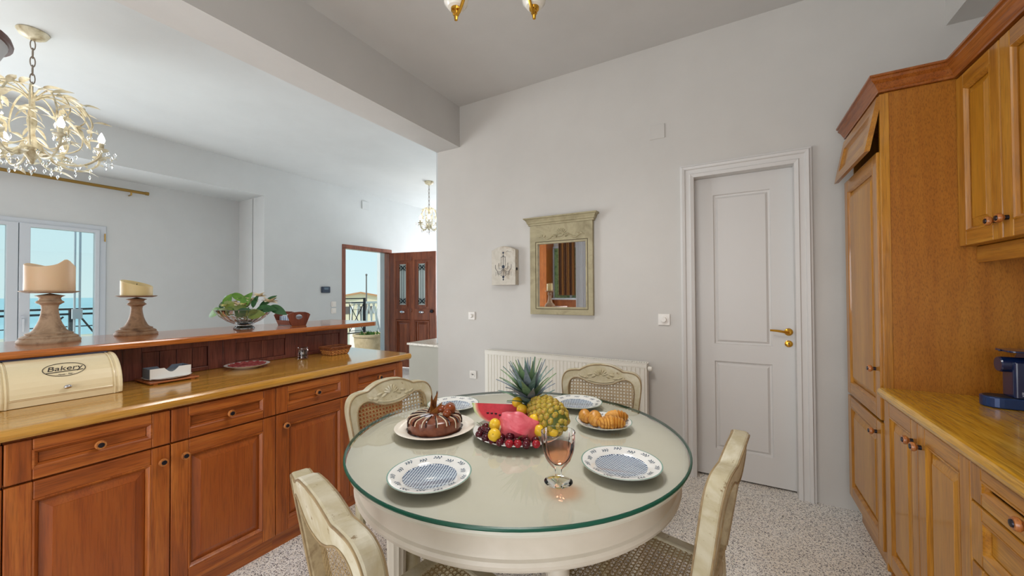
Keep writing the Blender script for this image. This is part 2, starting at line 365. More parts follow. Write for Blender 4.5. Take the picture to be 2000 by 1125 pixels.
# ---------------------------------------------------------------- balcony window in the recess
w = thing('window_1', 'white framed balcony door with a view of the sea', 'window', (XW, .82, 0), kind='structure')
b = B().ring([(.18, .001), (WY1, .001), (WY1, WZ), (.18, WZ)], [(.24, .03), (WY1-.06, .03), (WY1-.06, WZ-.055), (.24, WZ-.055)], XW-.10, XW+.015, lambda u, v, d_: (d_, u, v))
obj('frame', b, M_upvc, w, bev=.004)
for y0, y1 in ((.855, WY1-.055), (.24, .85)):
    s = B(); o_ = [(y0, .03), (y1, .03), (y1, WZ-.05), (y0, WZ-.05)]; sw = .072
    i_ = [(y0+sw, .13), (y1-sw+.04 if y0 > .5 else y1-sw, .13), (y1-sw+.04 if y0 > .5 else y1-sw, WZ-.085), (y0+sw, WZ-.085)]
    s.ring(o_, i_, XW-.055, XW+.03, lambda u, v, d_: (d_, u, v))
    so_ = obj('sash', s, M_upvc, w, bev=.004)
    obj('pane', B().box(XW-.02, XW-.014, i_[0][0]-.01, i_[1][0]+.01, .12, WZ-.08), M_pane, so_)
obj('window_handle', B().box(XW+.03, XW+.042, .87, .895, 1.05, 1.15).tube([(XW+.042, .882, 1.12), (XW+.075, .882, 1.12), (XW+.075, .882, .99)], .009, 8), M_upvc, w)
obj('hinge', B().tube([(XW+.022, WY1-.012, 1.96), (XW+.022, WY1-.012, 2.05)], .006, 8), M_dbrass, w)
w2 = thing('light_surround_left', 'added window frame around the unseen sea-side area light, no opening behind', 'window', (XW, -.8, 0), kind='structure')  # frame added round the sea-side area light; the wall behind is solid
b = B()
for y in (-1.83, -1.1, -.37, .36): b.box(XW+.001, XW+.06, y-.04, y+.04, 0, 2.3)
b.box(XW+.001, XW+.06, -1.87, .40, 2.25, 2.33).box(XW+.001, XW+.06, -1.87, .40, 0, .06)
b = B().box(XW+.001, XW+.09, -1.84, -1.78, 0, 2.32).box(XW+.001, XW+.09, .12, .17, 0, 2.32).box(XW+.001, XW+.09, -1.84, .17, 2.28, 2.36)
obj('frame', b, M_upvc, w2)

t = thing('curtain_rod', 'slim aged brass curtain rod above the balcony door', 'curtain rod', (-6.12, 1.0, 2.57))
obj('pole', B().tube([(-6.12, -.5, 2.575), (-6.12, 1.79, 2.575)], .017, 10), M_dbrass, t)
obj('finial', B().tube([(-6.12, 1.785, 2.575), (-6.12, 1.815, 2.575)], [.021, .021], 10), M_dbrass, t)
for y in (.2, 1.66): obj('bracket', B().tube([(-6.12, y, 2.575), (-6.12, y, 2.53), (-6.195, y, 2.53)], .008, 8), M_dbrass, t)

# ---------------------------------------------------------------- small wall fittings
def plate(name, label, cat, c, ax, sz=.08, kind='rocker', th=.012, grp=None):
    t = thing(name, label, cat, c); x, y, z = c
    sw_ = (lambda u, v, d_: (x+u, y-d_, z+v)) if ax == 'y' else (lambda u, v, d_: (x+d_, y+u, z+v))
    def bb(u0, u1, v0, v1, d0, d1):
        a, e_ = sw_(u0, v0, d0), sw_(u1, v1, d1); return B().box(min(a[0], e_[0]), max(a[0], e_[0]), min(a[1], e_[1]), max(a[1], e_[1]), min(a[2], e_[2]), max(a[2], e_[2]))
    h = sz/2; obj('cover_plate', bb(-h, h, -h, h, 0, th), (M_wallk if ax == 'y' else M_walll) if kind == 'none' else M_plastic, t, bev=.003)
    Mx = Matrix.Rotation(PI/2, 3, 'X') if ax == 'y' else Matrix.Rotation(PI/2, 3, 'Y')
    if kind == 'rocker': obj('rocker', bb(-h*.62, h*.62, -h*.62, h*.62, th, th+.006), M_plastic, t, bev=.002)
    if kind == 'dial':
        obj('dial_ring', B().lathe([(0, 0), (h*.72, 0), (h*.72, .004), (h*.6, .005), (0, .005)], 24, sw_(0, 0, th), Mx), M_plastic, t)
        obj('knob', B().lathe([(0, .004), (h*.5, .004), (h*.46, .02), (h*.4, .022), (0, .022)], 24, sw_(0, 0, th), Mx), M_plastic, t)
    if kind == 'push': obj('knob', B().lathe([(h*.5, 0), (h*.5, .012), (h*.42, .02), (0, .02)], 20, sw_(0, 0, th), Mx), M_plastic, t)
    if kind == 'socket':
        obj('socket_well', B().lathe([(h*.62, 0), (h*.62, .005), (h*.52, .005), (h*.5, -.003), (0, -.004)], 22, sw_(0, 0, th), Mx), M_plastic, t)
        obj('pin_hole', B().ball(sw_(-.009, 0, th-.001), .0045, 8, 6).ball(sw_(.009, 0, th-.001), .0045, 8, 6).ball(sw_(0, 0, th-.002), .0145, 12, 6, (1, .18, 1) if ax == 'y' else (.18, 1, 1)), pm('socket_shadow', S(120, 116, 112), .5), t)
    return t
plate('light_switch', 'small white light switch left of the arched key box', 'switch', (-2.256, YB-.001, 1.128), 'y', .078, 'push')
plate('wall_socket', 'white power socket low on the wall left of the radiator', 'socket', (-2.243, YB-.001, .547), 'y', .078, 'socket')
plate('dimmer_switch', 'white rotary dimmer switch between mirror and door', 'dimmer', (-.458, YB-.001, 1.144), 'y', .085, 'dial')
plate('blanking_plate', 'faint white blanking plate high on the kitchen wall', 'cover', (-.494, YB-.001, 2.59), 'y', .11, 'none', .006)
plate('blanking_plate', 'white blanking plate high above the entrance door', 'cover', (XF+.001, 4.49, 2.89), 'x', .14, 'none', .012)
plate('light_switch', 'upper white switch beside the entrance door frame', 'switch', (XF+.001, 3.88, 1.19), 'x', .085, 'rocker')
plate('light_switch', 'lower white switch beside the entrance door frame', 'switch', (XF+.001, 3.88, 1.085), 'x', .085, 'rocker')
t = thing('thermostat', 'dark wall thermostat left of the entrance door', 'thermostat', (XF, 3.737, 1.42))
obj('housing', B().box(XF+.001, XF+.03, 3.667, 3.807, 1.372, 1.468), pm('navy_plastic', S(44, 58, 78), .35), t, bev=.006)
obj('display', B().box(XF+.03, XF+.032, 3.70, 3.775, 1.42, 1.456), pm('lcd', S(88, 110, 128), .2), t)

# ---------------------------------------------------------------- radiator
M_rad = pm('radiator_enamel', S(234, 231, 221), .35)
t = thing('radiator', 'long white panel radiator under the mirror', 'radiator', (-1.3, YB, .2))
x0, x1, z0, z1, yf = -2.045, -.572, .21, .815, 3.022
b = B().box(x0, x1, yf+.004, yf+.012, z0, z1-.006)
b.box(x0, x1, yf, yf+.006, z1-.035, z1-.008).box(x0, x1, yf, yf+.006, z0, z0+.03)
obj('front_panel', b, M_rad, t)
n = 44
for i in range(n):
    xa = x0+.012+(x1-x0-.024)*i/n; wd = (x1-x0-.024)/n
    obj('rib', B().prism([(xa+wd*.2, yf+.005), (xa+wd*.32, yf-.004), (xa+wd*.82, yf-.004), (xa+wd*.94, yf+.005)], z0+.03, z1-.04), M_rad, t)
obj('back_panel', B().box(x0+.02, x1-.02, YB-.03, YB-.018, z0, z1-.01), M_rad, t)
for xx in (x0, x1-.004): obj('side_cover', B().box(xx, xx+.004, yf+.01, YB-.02, z0, z1-.004), M_rad, t)
b = B().box(x0, x1, yf+.0, yf+.01, z1-.006, z1).box(x0, x1, YB-.03, YB-.022, z1-.006, z1)
obj('grille_rail', b, M_rad, t)
b = B(); k = 0
while x0+.01+k*.018 < x1: b.box(x0+.01+k*.018, x0+.02+k*.018, yf+.012, YB-.03, z1-.006, z1-.003); k += 1
obj('grille_slat', b, M_rad, t, kind='stuff')
obj('valve', B().lathe([(0, 0), (.018, 0), (.02, .012), (.016, .03), (0, .032)], 14, (x1+.002, yf+.035, z1-.045), Matrix.Rotation(PI/2, 3, 'Y')), M_rad, t)
for xx in (-1.85, -.78): obj('wall_bracket', B().box(xx, xx+.03, YB-.02, YB, .3, .7), M_rad, t)

# ---------------------------------------------------------------- mirror
M_mfr = mottled('painted_taupe', S(150, 142, 112), S(172, 162, 130), 5, .5, S(136, 126, 96), (S(120, 106, 80), .66), bmp=.001)
M_mdark = pm('frame_groove', S(98, 88, 66), .6)
t = thing('wall_mirror', 'taupe painted mirror with cornice and carved shell, hung on the kitchen wall', 'mirror', (-1.29, YB, 1.16))
X0, X1, Z0, Z1 = -1.585, -1.002, 1.162, 1.96; gx0, gx1, gz0, gz1 = -1.51, -1.064, 1.228, 1.786
my = lambda u, v, w: (u, YB-.004-w, v)
b = B(); b.ring([(X0, Z0), (X1, Z0), (X1, Z1), (X0, Z1)], [(gx0-.02, gz0-.02), (gx1+.02, gz0-.02), (gx1+.02, gz1+.02), (gx0-.02, gz1+.02)], 0, .036, my)
obj('frame', b, M_mfr, t, bev=.004)
b = B(); b.ring([(gx0-.02, gz0-.02), (gx1+.02, gz0-.02), (gx1+.02, gz1+.02), (gx0-.02, gz1+.02)], [(gx0-.014, gz0-.014), (gx1+.014, gz0-.014), (gx1+.014, gz1+.014), (gx0-.014, gz1+.014)], .0, .030, my, 1)
b.ring([(gx0-.014, gz0-.014), (gx1+.014, gz0-.014), (gx1+.014, gz1+.014), (gx0-.014, gz1+.014)], [(gx0, gz0), (gx1, gz0), (gx1, gz1), (gx0, gz1)], 0, .034, my, 0)
obj('inner_moulding', b, [M_mfr, M_mdark], t)
obj('mirror_glass', B().prism([(gx0-.005, gz0-.005), (gx1+.005, gz0-.005), (gx1+.005, gz1+.005), (gx0-.005, gz1+.005)], .008, .014, my), M_mirror, t)
prof = [(0, 0), (.012, 0), (.012, .012), (.022, .02), (.022, .03), (.034, .05), (.046, .056), (.046, .066), (0, .066)]
b = B(); zc = Z1-.006
path = [(X0, 0, -1, 0), (X0, .036, -1, 1), (X1, .036, 1, 1), (X1, 0, 1, 0)]
b.loops([[my(px+q*o, zc+h_, py+(o if r_ else 0)) for o, h_ in prof] for px, py, q, r_ in path], 0, True); b.f.append(list(range(len(prof)))); b.m.append(0); b.sm.append(False)
obj('cornice', b, M_mfr, t)
b = B(); xc, zc = -1.285, 1.868
for k in range(-4, 5):
    a = k*.36; b.ball(my(xc+.034*math.sin(a), zc+.034*math.cos(a)-.012, .037), .02, 8, 6, (.32, .35, 1.25), Matrix.Rotation(a, 3, 'Y'))
b.ball(my(xc, zc-.018, .038), .017, 10, 6, (1.6, .4, .8))
for s_ in (-1, 1):
    pts = [my(xc+s_*(.04+.17*q), zc-.03+.014*math.sin(q*9), .038) for q in [i/12 for i in range(13)]]
    b.tube(pts, [.009-.005*i/12 for i in range(13)], 6)
    for q in (.12, .3, .45, .62, .8): b.ball(my(xc+s_*(.05+.17*q), zc-.024+.016*math.sin(q*9+1.2), .038), .012, 8, 5, (1.3, .4, .7), Matrix.Rotation(s_*.5, 3, 'Y'))
obj('carved_shell', b, M_mfr, t)

# ---------------------------------------------------------------- key box
t = thing('key_box', 'small arched wooden key box with a printed chandelier, left of the mirror', 'key box', (-1.85, YB, 1.42))
kx0, kx1, kz0, kz1 = -1.978, -1.722, 1.427, 1.752; kc = (kx0+kx1)/2
M_kb = mottled('aged_board', S(176, 164, 144), S(196, 186, 170), 12, .6, S(160, 144, 122)); M_kf = mottled('aged_print_ground', S(188, 182, 168), S(204, 198, 186), 9, .6, S(168, 152, 132))
def arch(x0, x1, z0, z1, rise, n=14): return [(x0, z0), (x1, z0)]+[(x1-(x1-x0)*i/n, z1+rise*math.sin(PI*i/n)) for i in range(n+1)]
obj('case', B().prism(arch(kx0, kx1, kz0, kz1, .036), 0, .052, my), M_kb, t, bev=.002)
dr = obj('door', B().prism(arch(kx0, kx1, kz0, kz1, .036), .053, .064, my), M_kf, t, bev=.002)
M_ink = pm('print_ink', S(62, 70, 84), .7)
b = B(); ik = lambda pts, r: b.tube([my(kc+u, kz0+v, .0645) for u, v in pts], r, 5, flat=.25)
ik([(0, .05), (0, .30)], .004)
for z, r in ((.30, .010), (.27, .007), (.05, .008), (.17, .016), (.075, .012)): b.ball(my(kc, kz0+z, .0645), r, 10, 6, (1, .12, 1))
for s_ in (-1, 1):
    ik([(s_*.004, .15), (s_*.03, .125), (s_*.06, .125), (s_*.085, .155)], .0045); ik([(s_*.004, .165), (s_*.025, .15), (s_*.045, .15), (s_*.05, .175)], .004)
    ik([(s_*.004, .14), (s_*.025, .11), (s_*.055, .10), (s_*.065, .125)], .003)
    ik([(s_*.085, .155), (s_*.085, .19)], .004); ik([(s_*.05, .175), (s_*.05, .205)], .0035); ik([(s_*.022, .265), (s_*.022, .17)], .003); ik([(0, .27), (s_*.022, .255)], .004)
    for q in range(5): ik([(s_*(.02+.016*q), .125), (s_*(.02+.016*q), .085+.008*(q % 2))], .0018)
    ik([(s_*.035, .095), (0, .08)], .003)
ik([(.03, .305), (.05, .316), (.058, .306), (.085, .308)], .0022)
obj('print', b, M_ink, dr)
obj('latch', B().ball((kx1+.004, YB-.045, 1.575), .014, 10, 6, (.4, .8, 1)), M_black, t)
# ---------------------------------------------------------------- cabinet fronts
def knob(parent, fn, u, v, w, left=True, r=.0165):
    c = fn(u, v, w); ax = Matrix.Rotation(PI/2 if fn(0, 0, 1)[0] > fn(0, 0, 0)[0] else -PI/2, 3, 'Y')
    b = B().lathe([(0, 0), (.007, 0), (.0065, .010), (r*.7, .013), (r, .019), (r, .024), (r*.86, .029), (r*.55, .029)], 20, c, ax, 0)
    b.lathe([(r*.57, .029), (r*.5, .032), (0, .033)], 20, c, ax, 1).lathe([(.0085, 0), (.0085, .009), (.005, .0095)], 14, c, ax, 1)
    return obj('knob', b, [M_knob, M_bronze], parent)
M_knob = wood('knob_wood', S(150, 84, 36), S(184, 114, 58), S(204, 138, 80), 'z', .28, .4, sc=2)
def front(name, parent, fn, u0, u1, v0, v1, mats, fw_=.062, raised=True, kn=None, drawer=False, gap=.0015):
    """frame-and-panel front: mitre-free stiles and rails, a moulding and a raised or flat panel; knob as its own piece"""
    u0 += gap; u1 -= gap; v0 += gap; v1 -= gap; T = .021
    Ms, Mr, Mp = mats
    b = B()
    fv = fw_ if not drawer else fw_*.62
    def bar(a0, a1, b0, b1, mi): 
        p, q = fn(a0, b0, 0), fn(a1, b1, T); b.box(min(p[0], q[0]), max(p[0], q[0]), min(p[1], q[1]), max(p[1], q[1]), min(p[2], q[2]), max(p[2], q[2]), mi)
    bar(u0, u0+fw_, v0, v1, 0); bar(u1-fw_, u1, v0, v1, 0)
    bar(u0+fw_, u1-fw_, v0, v0+fv, 1); bar(u0+fw_, u1-fw_, v1-fv, v1, 1)
    d = obj(name, b, [Ms, Mr], parent, bev=.0035)
    i0, i1, j0, j1 = u0+fw_, u1-fw_, v0+fv, v1-fv
    m = nest(B(), i0, i1, j0, j1, [(-.001, T-.004), (-.001, T+.0005), (.004, T+.001), (.008, T-.003), (.014, T-.011), (.014, T-.016)], fn, 0, False)
    obj('moulding', m, Ms if not drawer else Mr, d)
    if raised: prof = [(.013, .004), (.016, .006), (.046, .0165), (.047, .0185), (.05, .0185)]
    else: prof = [(.013, .004), (.016, .008), (.02, .008)]
    obj('panel', nest(B(), i0, i1, j0, j1, prof, fn), Mp, d)
    if kn: knob(d, fn, kn[0], kn[1], T)
    return d

# ---------------------------------------------------------------- peninsula base cabinets
XD = -2.112
fnL = lambda u, v, w: (XD+w, u, v)
ys = [-.17, .262, .698, 1.134, 1.581, 2.028]
labs = ['cherry base cabinet at the left edge below the bread bin', 'cherry base cabinet with its door knob at the upper right, below the bread bin',
        'second cherry base cabinet, below the napkin holder, door knob at the upper left', 'cherry base cabinet behind the near cane chair', 'end cherry base cabinet behind the far left cane chair']
mL = (M_woodL['z'], M_woodL['y'], M_woodP)
for i in range(5):
    y0, y1 = ys[i], ys[i+1]
    t = thing('base_cabinet', labs[i], 'cabinet', (-2.35, (y0+y1)/2, 0), group='cherry base cabinets of the peninsula')
    obj('body', B().box(-2.66, XD-.001, y0+.001, y1-.001, .08, .866), M_woodL['z'], t)
    obj('plinth', B().box(-2.62, XD-.012, y0, y1-(.02 if i == 4 else 0), 0, .079), M_woodL['y'], t)
    km = (y0+y1)/2
    front('drawer', t, fnL, y0, y1, .716, .858, (M_woodL['z'], M_woodL['y'], M_woodL['y']), .06, False, (km+.003, .787), True)
    front('door', t, fnL, y0, y1, .082, .712, mL, .062, True, {1: (y1-.03, .651), 2: (y0+.045, .651)}.get(i, (y0+.045, .651)))
def bull(x0, x1, z0, z1, edge, r, n=6):                # slab profile with a rounded front edge at x1
    p = [(x0, z0)]
    zc = (z0+z1)/2; h_ = (z1-z0)/2
    for k in range(n+1):
        a = -PI/2+PI*k/n; p.append((x1-r+r*math.cos(a), zc+h_*math.sin(a)))
    p.append((x0, z1)); return p
b = B(); b.prism(bull(-2.75, -2.066, .868, .91, 0, .016), -.19, 2.092, lambda u, v, w: (u, w, v))
obj('worktop', b, M_top, bev=.004, label='golden oak worktop of the peninsula with a rounded edge', cat='worktop')
t = thing('wood_panelling', 'panelled wooden upstand, darkened by painted-in shade, between worktop and raised bar', 'panelling', (-2.70, .9, .91))
XBk = -2.668
fnB = lambda u, v, w: (XBk-.024+w, u, v)
obj('core', B().box(-2.78, XBk-.026, -.19, 2.0, .911, 1.087), M_shaded, t)
for i in range(5):
    y0, y1 = ys[i], min(ys[i+1], 2.0)
    d = obj('panel_frame', B().box(XBk-.025, XBk, y0, y0+.072, .911, 1.087).box(XBk-.025, XBk, y1-.072, y1, .911, 1.087).box(XBk-.025, XBk, y0+.072, y1-.072, 1.05, 1.087).box(XBk-.025, XBk, y0+.072, y1-.072, .911, .935), M_shaded, t, bev=.003)
    n = 4
    for k in range(n):
        a = y0+.074+(y1-y0-.148)*k/n; c_ = y0+.074+(y1-y0-.148)*(k+1)/n
        obj('board', B().box(XBk-.022, XBk-.009, a+.001, c_-.001, .936, 1.049), M_shaded, d, bev=.002)
obj('wall_bar', B().box(-2.84, -2.755, -.19, 2.0, 0, .905), M_walll, label='support wall below the raised bar', cat='wall', kind='structure')
b = B()
pr = bull(-3.16, -2.56, 1.088, 1.121, 0, .008)
b.prism(pr, -.21, 2.165, lambda u, v, w: (u, w, v))
b.prism([(-3.16+.03*(1-math.cos(0)), 2.165), (-2.56, 2.165), (-2.568, 2.19), (-2.59, 2.208), (-2.63, 2.215), (-3.10, 2.215), (-3.14, 2.205), (-3.16, 2.18)], 1.088, 1.121)
obj('raised_counter', b, M_bar, bev=.004, label='glossy raised wooden bar top carrying the candles and flowers', cat='counter')

# ---------------------------------------------------------------- oak cabinets on the right
XQ = .606
fnR = lambda u, v, w: (XQ-w, u, v)
mR = (M_woodR['z'], M_woodR['y'], M_oakP)
t = thing('tall_cabinet', 'tall oak larder cabinet with an ajar top flap', 'cabinet', (.9, 2.68, 0))
Y0, Y1 = 2.372, 2.985
obj('side_panel', B().box(XQ+.004, 1.215, Y0, Y0+.02, .0, 2.262), M_side, t, bev=.002)
obj('body', B().box(XQ+.02, 1.215, Y0+.021, Y1, .145, 2.0), M_woodR['z'], t)
obj('top_box', B().box(XQ+.02, 1.215, Y0+.021, Y1-.018, 2.24, 2.258).box(XQ+.02, 1.215, Y1-.018, Y1, 2.0, 2.258), M_woodR['z'], t)
obj('edge_strip', B().box(XQ-.012, XQ+.02, Y0-.002, Y0+.018, .08, 2.258), M_woodR['z'], t, bev=.002)
obj('plinth', B().box(XQ+.035, 1.215, Y0+.021, Y1, 0, .143), M_woodR['y'], t)
front('door', t, fnR, Y0+.019, Y1, .150, .742, mR, .062, True, (Y0+.085, .683))
front('door', t, fnR, Y0+.019, Y1, .752, 2.000, mR, .062, True, (Y0+.085, .981))
ta = math.asin(.048/.255)
def fnF(u, v, w):                                      # flap hinged at its top edge
    q = 2.252-v; return (XQ-q*math.sin(ta)-w*math.cos(ta), u, 2.252-q*math.cos(ta)+w*math.sin(ta)*-1)
b = B()
fl = nest(B(), Y0+.0, Y1, 2.0, 2.252, [(0, 0), (0, .021), (.058, .021), (.066, .011), (.07, .009), (.085, .009)], fnF)
fl.add([fnF(u, v, 0) for u, v in ((Y0, 2.0), (Y1, 2.0), (Y1, 2.252), (Y0, 2.252))], [(0, 1, 2, 3)])
obj('flap', fl, M_woodR['y'], t)

t = thing('base_cabinet', 'oak base cabinet with two narrow doors and paired knobs', 'cabinet', (.9, 2.0, 0))
obj('body', B().box(XQ+.001, 1.215, 1.622, 2.35, .13, .866), M_woodR['z'], t)
obj('plinth', B().box(XQ+.035, 1.215, 1.622, 2.35, 0, .128), M_woodR['y'], t)
front('door', t, fnR, 1.985, 2.345, .135, .862, mR, .06, True, (2.06-.03, .781))
front('door', t, fnR, 1.622, 1.985, .135, .862, mR, .06, True, (1.985-.03, .781))
t = thing('drawer_cabinet', 'oak drawer unit at the right edge under the worktop', 'cabinet', (.9, 1.36, 0))
obj('body', B().box(XQ+.001, 1.215, 1.10, 1.621, .13, .866), M_woodR['z'], t)
obj('plinth', B().box(XQ+.035, 1.215, 1.10, 1.621, 0, .128), M_woodR['y'], t)
for z0, z1 in ((.755, .862), (.585, .751), (.36, .581), (.135, .356)):
    front('drawer', t, fnR, 1.10, 1.621, z0, z1, (M_woodR['z'], M_woodR['y'], M_woodR['y']), .055, False, (1.36, (z0+z1)/2), True)
t = thing('base_cabinet', 'oak base cabinet nearest the camera, right of the drawer unit', 'cabinet', (.9, .8, 0))
obj('body', B().box(XQ+.001, 1.215, .5, 1.098, .13, .866), M_woodR['z'], t); obj('plinth', B().box(XQ+.035, 1.215, .5, 1.098, 0, .128), M_woodR['y'], t)
front('door', t, fnR, .5, 1.098, .135, .862, mR, .06, True, (.58, .78))
b = B(); b.prism([(-u, v) for u, v in bull(-1.218, -.566, .868, .91, 0, .016)], .48, 2.371, lambda u, v, w: (u, w, v))
obj('worktop', b, wood('oak_worktop_right', S(174, 120, 24), S(200, 148, 38), S(218, 172, 66), 'y', .2, .4, sc=1.6), bev=.004, label='oak worktop under the wall cupboards at the right', cat='worktop')

XU = .858
fnU = lambda u, v, w: (XU-w, u, v)
for k, (y0, y1, lab, ky) in enumerate([(2.062, 2.371, 'oak wall cupboard against the tall cabinet side', 2.095), (1.72, 2.060, 'oak wall cupboard cut by the right edge of the frame', 2.028), (1.38, 1.718, 'oak wall cupboard nearest the camera, out at the right', 1.45)]):
    t = thing('wall_cupboard', lab, 'cupboard', (1.04, (y0+y1)/2, 1.535), group='oak wall cupboards')
    obj('body', B().box(XU+.002, 1.215, y0, y1, 1.537, 2.262), M_woodR['z'], t)
    front('door', t, fnU, y0, y1, 1.537, 2.256, mR, .058, True, (ky, 1.607))
obj('pelmet', B().box(XU+.03, XU+.052, 1.38, 2.371, 1.468, 1.536), M_woodR['y'], bev=.004, label='narrow oak light pelmet below the wall cupboards', cat='pelmet')
b = B(); prof = [(-.03, 2.263), (.014, 2.263), (.014, 2.272), (.018, 2.277), (.030, 2.298), (.042, 2.310), (.042, 2.322), (.050, 2.325), (.050, 2.334), (-.03, 2.334)]
path = [(XQ-.005, Y1, -1, 0), (XQ-.005, Y0, -1, -1), (XU-.014, Y0, -1, -1), (XU-.014, 1.38, -1, 0)]
b.loops([[(px+qx*o, py+qy*o, z) for o, z in prof] for px, py, qx, qy in path], 0, True); b.f.append(list(range(len(prof)))); b.m.append(0); b.sm.append(False)
obj('cornice', b, wood('cornice_wood', S(128, 66, 20), S(150, 82, 27), S(170, 104, 44), 'y', .36, .3), label='moulded cherry cornice running along the oak cabinets', cat='cornice')

# ---------------------------------------------------------------- coffee machine
M_navy = pm('navy_gloss', S(14, 30, 66), .22, coat=.5); M_navym = pm('navy_satin', S(20, 52, 100), .3, .35, coat=.4)
t = thing('coffee_machine', 'navy blue capsule coffee machine on the right worktop', 'coffee machine', (1.0, 2.19, .91))
def cap(x0, x1, y0, y1, r, n=6):
    p = []
    for cx_, cy_, a0 in ((x1-r, y1-r, 0), (x0+r, y1-r, PI/2), (x0+r, y0+r, PI), (x1-r, y0+r, 1.5*PI)):
        for k in range(n+1): a = a0+PI/2*k/n; p.append((cx_+r*math.cos(a), cy_+r*math.sin(a)))
    return p
obj('drip_tray', B().prism(cap(.822, .99, 2.145, 2.235, .044), .911, .951), M_navym, t, bev=.004)
obj('tray_grid', B().prism(cap(.83, .93, 2.153, 2.227, .036), .951, .953), M_black, t)
obj('front_column', B().prism(cap(.893, .96, 2.15, 2.23, .012), .953, 1.085), M_navy, t, bev=.003)
obj('body', B().prism([(.945, .911), (1.19, .911), (1.19, 1.085), (1.165, 1.115), (.95, 1.118), (.935, 1.09)], 2.115, 2.262, lambda u, v, w: (u, w, v)), M_navym, t, bev=.008)
obj('brew_head', B().lathe([(0, 0), (.026, 0), (.029, .004), (.029, .075), (0, .075)], 24, (.868, 2.188, 1.072), Matrix.Rotation(PI/2, 3, 'Y')), M_navy, t)
obj('lever', B().prism(cap(.877, 1.17, 2.135, 2.242, .02), 1.121, 1.128).tube([(.877, 2.188, 1.1245), (.87, 2.188, 1.124)], .004, 8), M_navy, t, bev=.002)
obj('trim_line', B().tube([(.944, 2.114, .915), (.940, 2.114, 1.03), (.934, 2.114, 1.086), (.95, 2.114, 1.117)], .0035, 6), pm('steel_trim', S(120, 140, 170), .25, .8), t)
M_txt = pm('white_print', S(206, 210, 220), .5)
def text(body, size, M_, mat, name, parent, shear=0, align='CENTER', bend=None, extr=.0003):
    cu = bpy.data.curves.new(name, 'FONT'); cu.body = body; cu.size = size; cu.shear = shear; cu.align_x = align; cu.align_y = 'CENTER'; cu.extrude = extr
    o = bpy.data.objects.new('tmp_text', cu); C.objects.link(o); dg = bpy.context.evaluated_depsgraph_get(); me = bpy.data.meshes.new_from_object(o.evaluated_get(dg))
    bpy.data.objects.remove(o); bpy.data.curves.remove(cu)
    for v in me.vertices: v.co = (M_ @ v.co) if bend is None else Vector(bend(v.co))
    me.materials.clear(); me.materials.append(mat); me.name = name
    ob = bpy.data.objects.new(name, me); C.objects.link(ob); ob.parent = parent; off = Vector((0, 0, 0)); p_ = parent
    while p_ is not None: off += Vector(p_.location); p_ = p_.parent
    me.transform(Matrix.Translation(-off)); return ob
text('illy', .026, Matrix.Translation((.921, 2.1495, .975)) @ Matrix.Rotation(PI/2, 4, 'X') @ Matrix.Rotation(PI/2, 4, 'Z'), M_txt, 'side_print', t)
text('iii', .016, Matrix.Translation((.926, 2.1495, 1.022)) @ Matrix.Rotation(PI/2, 4, 'X') @ Matrix.Rotation(PI/2, 4, 'Z'), M_txt, 'side_print', t)
# ---------------------------------------------------------------- round table
TC = Vector((-.774, 1.376, 0)); TZ = .785
M_tab = mottled('ivory_paint', S(212, 204, 188), S(222, 214, 200), 4, .4); M_ttop = mottled('ivory_top', S(216, 212, 196), S(222, 218, 204), 3, .35)
t = thing('round_table', 'round ivory painted dining table with a deep moulded apron', 'table', TC)
obj('tabletop', B().lathe([(0, .7725), (.63, .7725), (.640, .770), (.643, .763), (.640, .755), (.625, .752), (.618, .75), (0, .75)], 96, TC), M_ttop, t)
obj('apron', B().lathe([(.612, .752), (.606, .728), (.603, .688), (.606, .680), (.614, .676), (.618, .667), (.615, .657), (.605, .653), (.598, .640), (.575, .636), (.575, .752)], 96, TC), M_tab, t)
for ad in (240, 313, 30, 135):
    a = math.radians(ad); c_ = TC+Vector((.485*math.cos(a), .485*math.sin(a), 0))
    flu = lambda q: 1-.07*abs(math.sin(q*6))
    b = B().box(c_.x-.038, c_.x+.038, c_.y-.038, c_.y+.038, .60, .752)
    b.lathe([(.0, .602), (.03, .60), (.036, .59), (.03, .578), (.034, .56)], 24, c_).lathe([(.034, .56), (.03, .3), (.022, .1), (.02, .09)], 48, c_, sq=flu)
    b.lathe([(.02, .09), (.028, .08), (.026, .06), (.018, .05), (.024, .02), (.02, 0), (0, 0)], 24, c_)
    obj('leg', b, M_tab, t)
M_tglass = thin_glass('table_glass', (.975, .985, .975, 1), .95); M_gedge = pm('green_glass_edge', S(8, 84, 64), .3, spec=.5)
t = thing('glass_table_top', 'round glass sheet with a green edge covering the ivory table', 'glass top', TC+Vector((0, 0, .773)))
obj('sheet', B().lathe([(.648, TZ), (0, TZ)], 96, TC, smooth=False), M_tglass, t)
obj('edge', B().lathe([(.645, TZ), (.650, .783), (.652, .779), (.650, .775), (.644, .773)], 96, TC), M_gedge, t)

# ---------------------------------------------------------------- cane chairs
M_chair = mottled('worn_cream_paint', S(198, 190, 166), S(178, 166, 134), 7, .55, S(208, 202, 182), (S(132, 110, 74), .62), bmp=.001)
M_reveal = mottled('worn_reveal', S(150, 132, 100), S(176, 158, 124), 16, .6, S(122, 100, 70)); M_cdark = mottled('worn_edge', S(128, 106, 78), S(160, 138, 100), 20, .6); M_cane = mottled('cane', S(180, 154, 108), S(158, 132, 88), 30, .5)
def crom(p, k=4):
    o = []
    for i in range(len(p)-1):
        a, b_, c_, d_ = p[max(i-1, 0)], p[i], p[i+1], p[min(i+2, len(p)-1)]
        for j in range(k):
            q = j/k; o.append(tuple(.5*(2*b_[n]+(c_[n]-a[n])*q+(2*a[n]-5*b_[n]+4*c_[n]-d_[n])*q*q+(3*b_[n]-a[n]-3*c_[n]+d_[n])*q**3) for n in range(len(b_))))
    return o+[p[-1]]
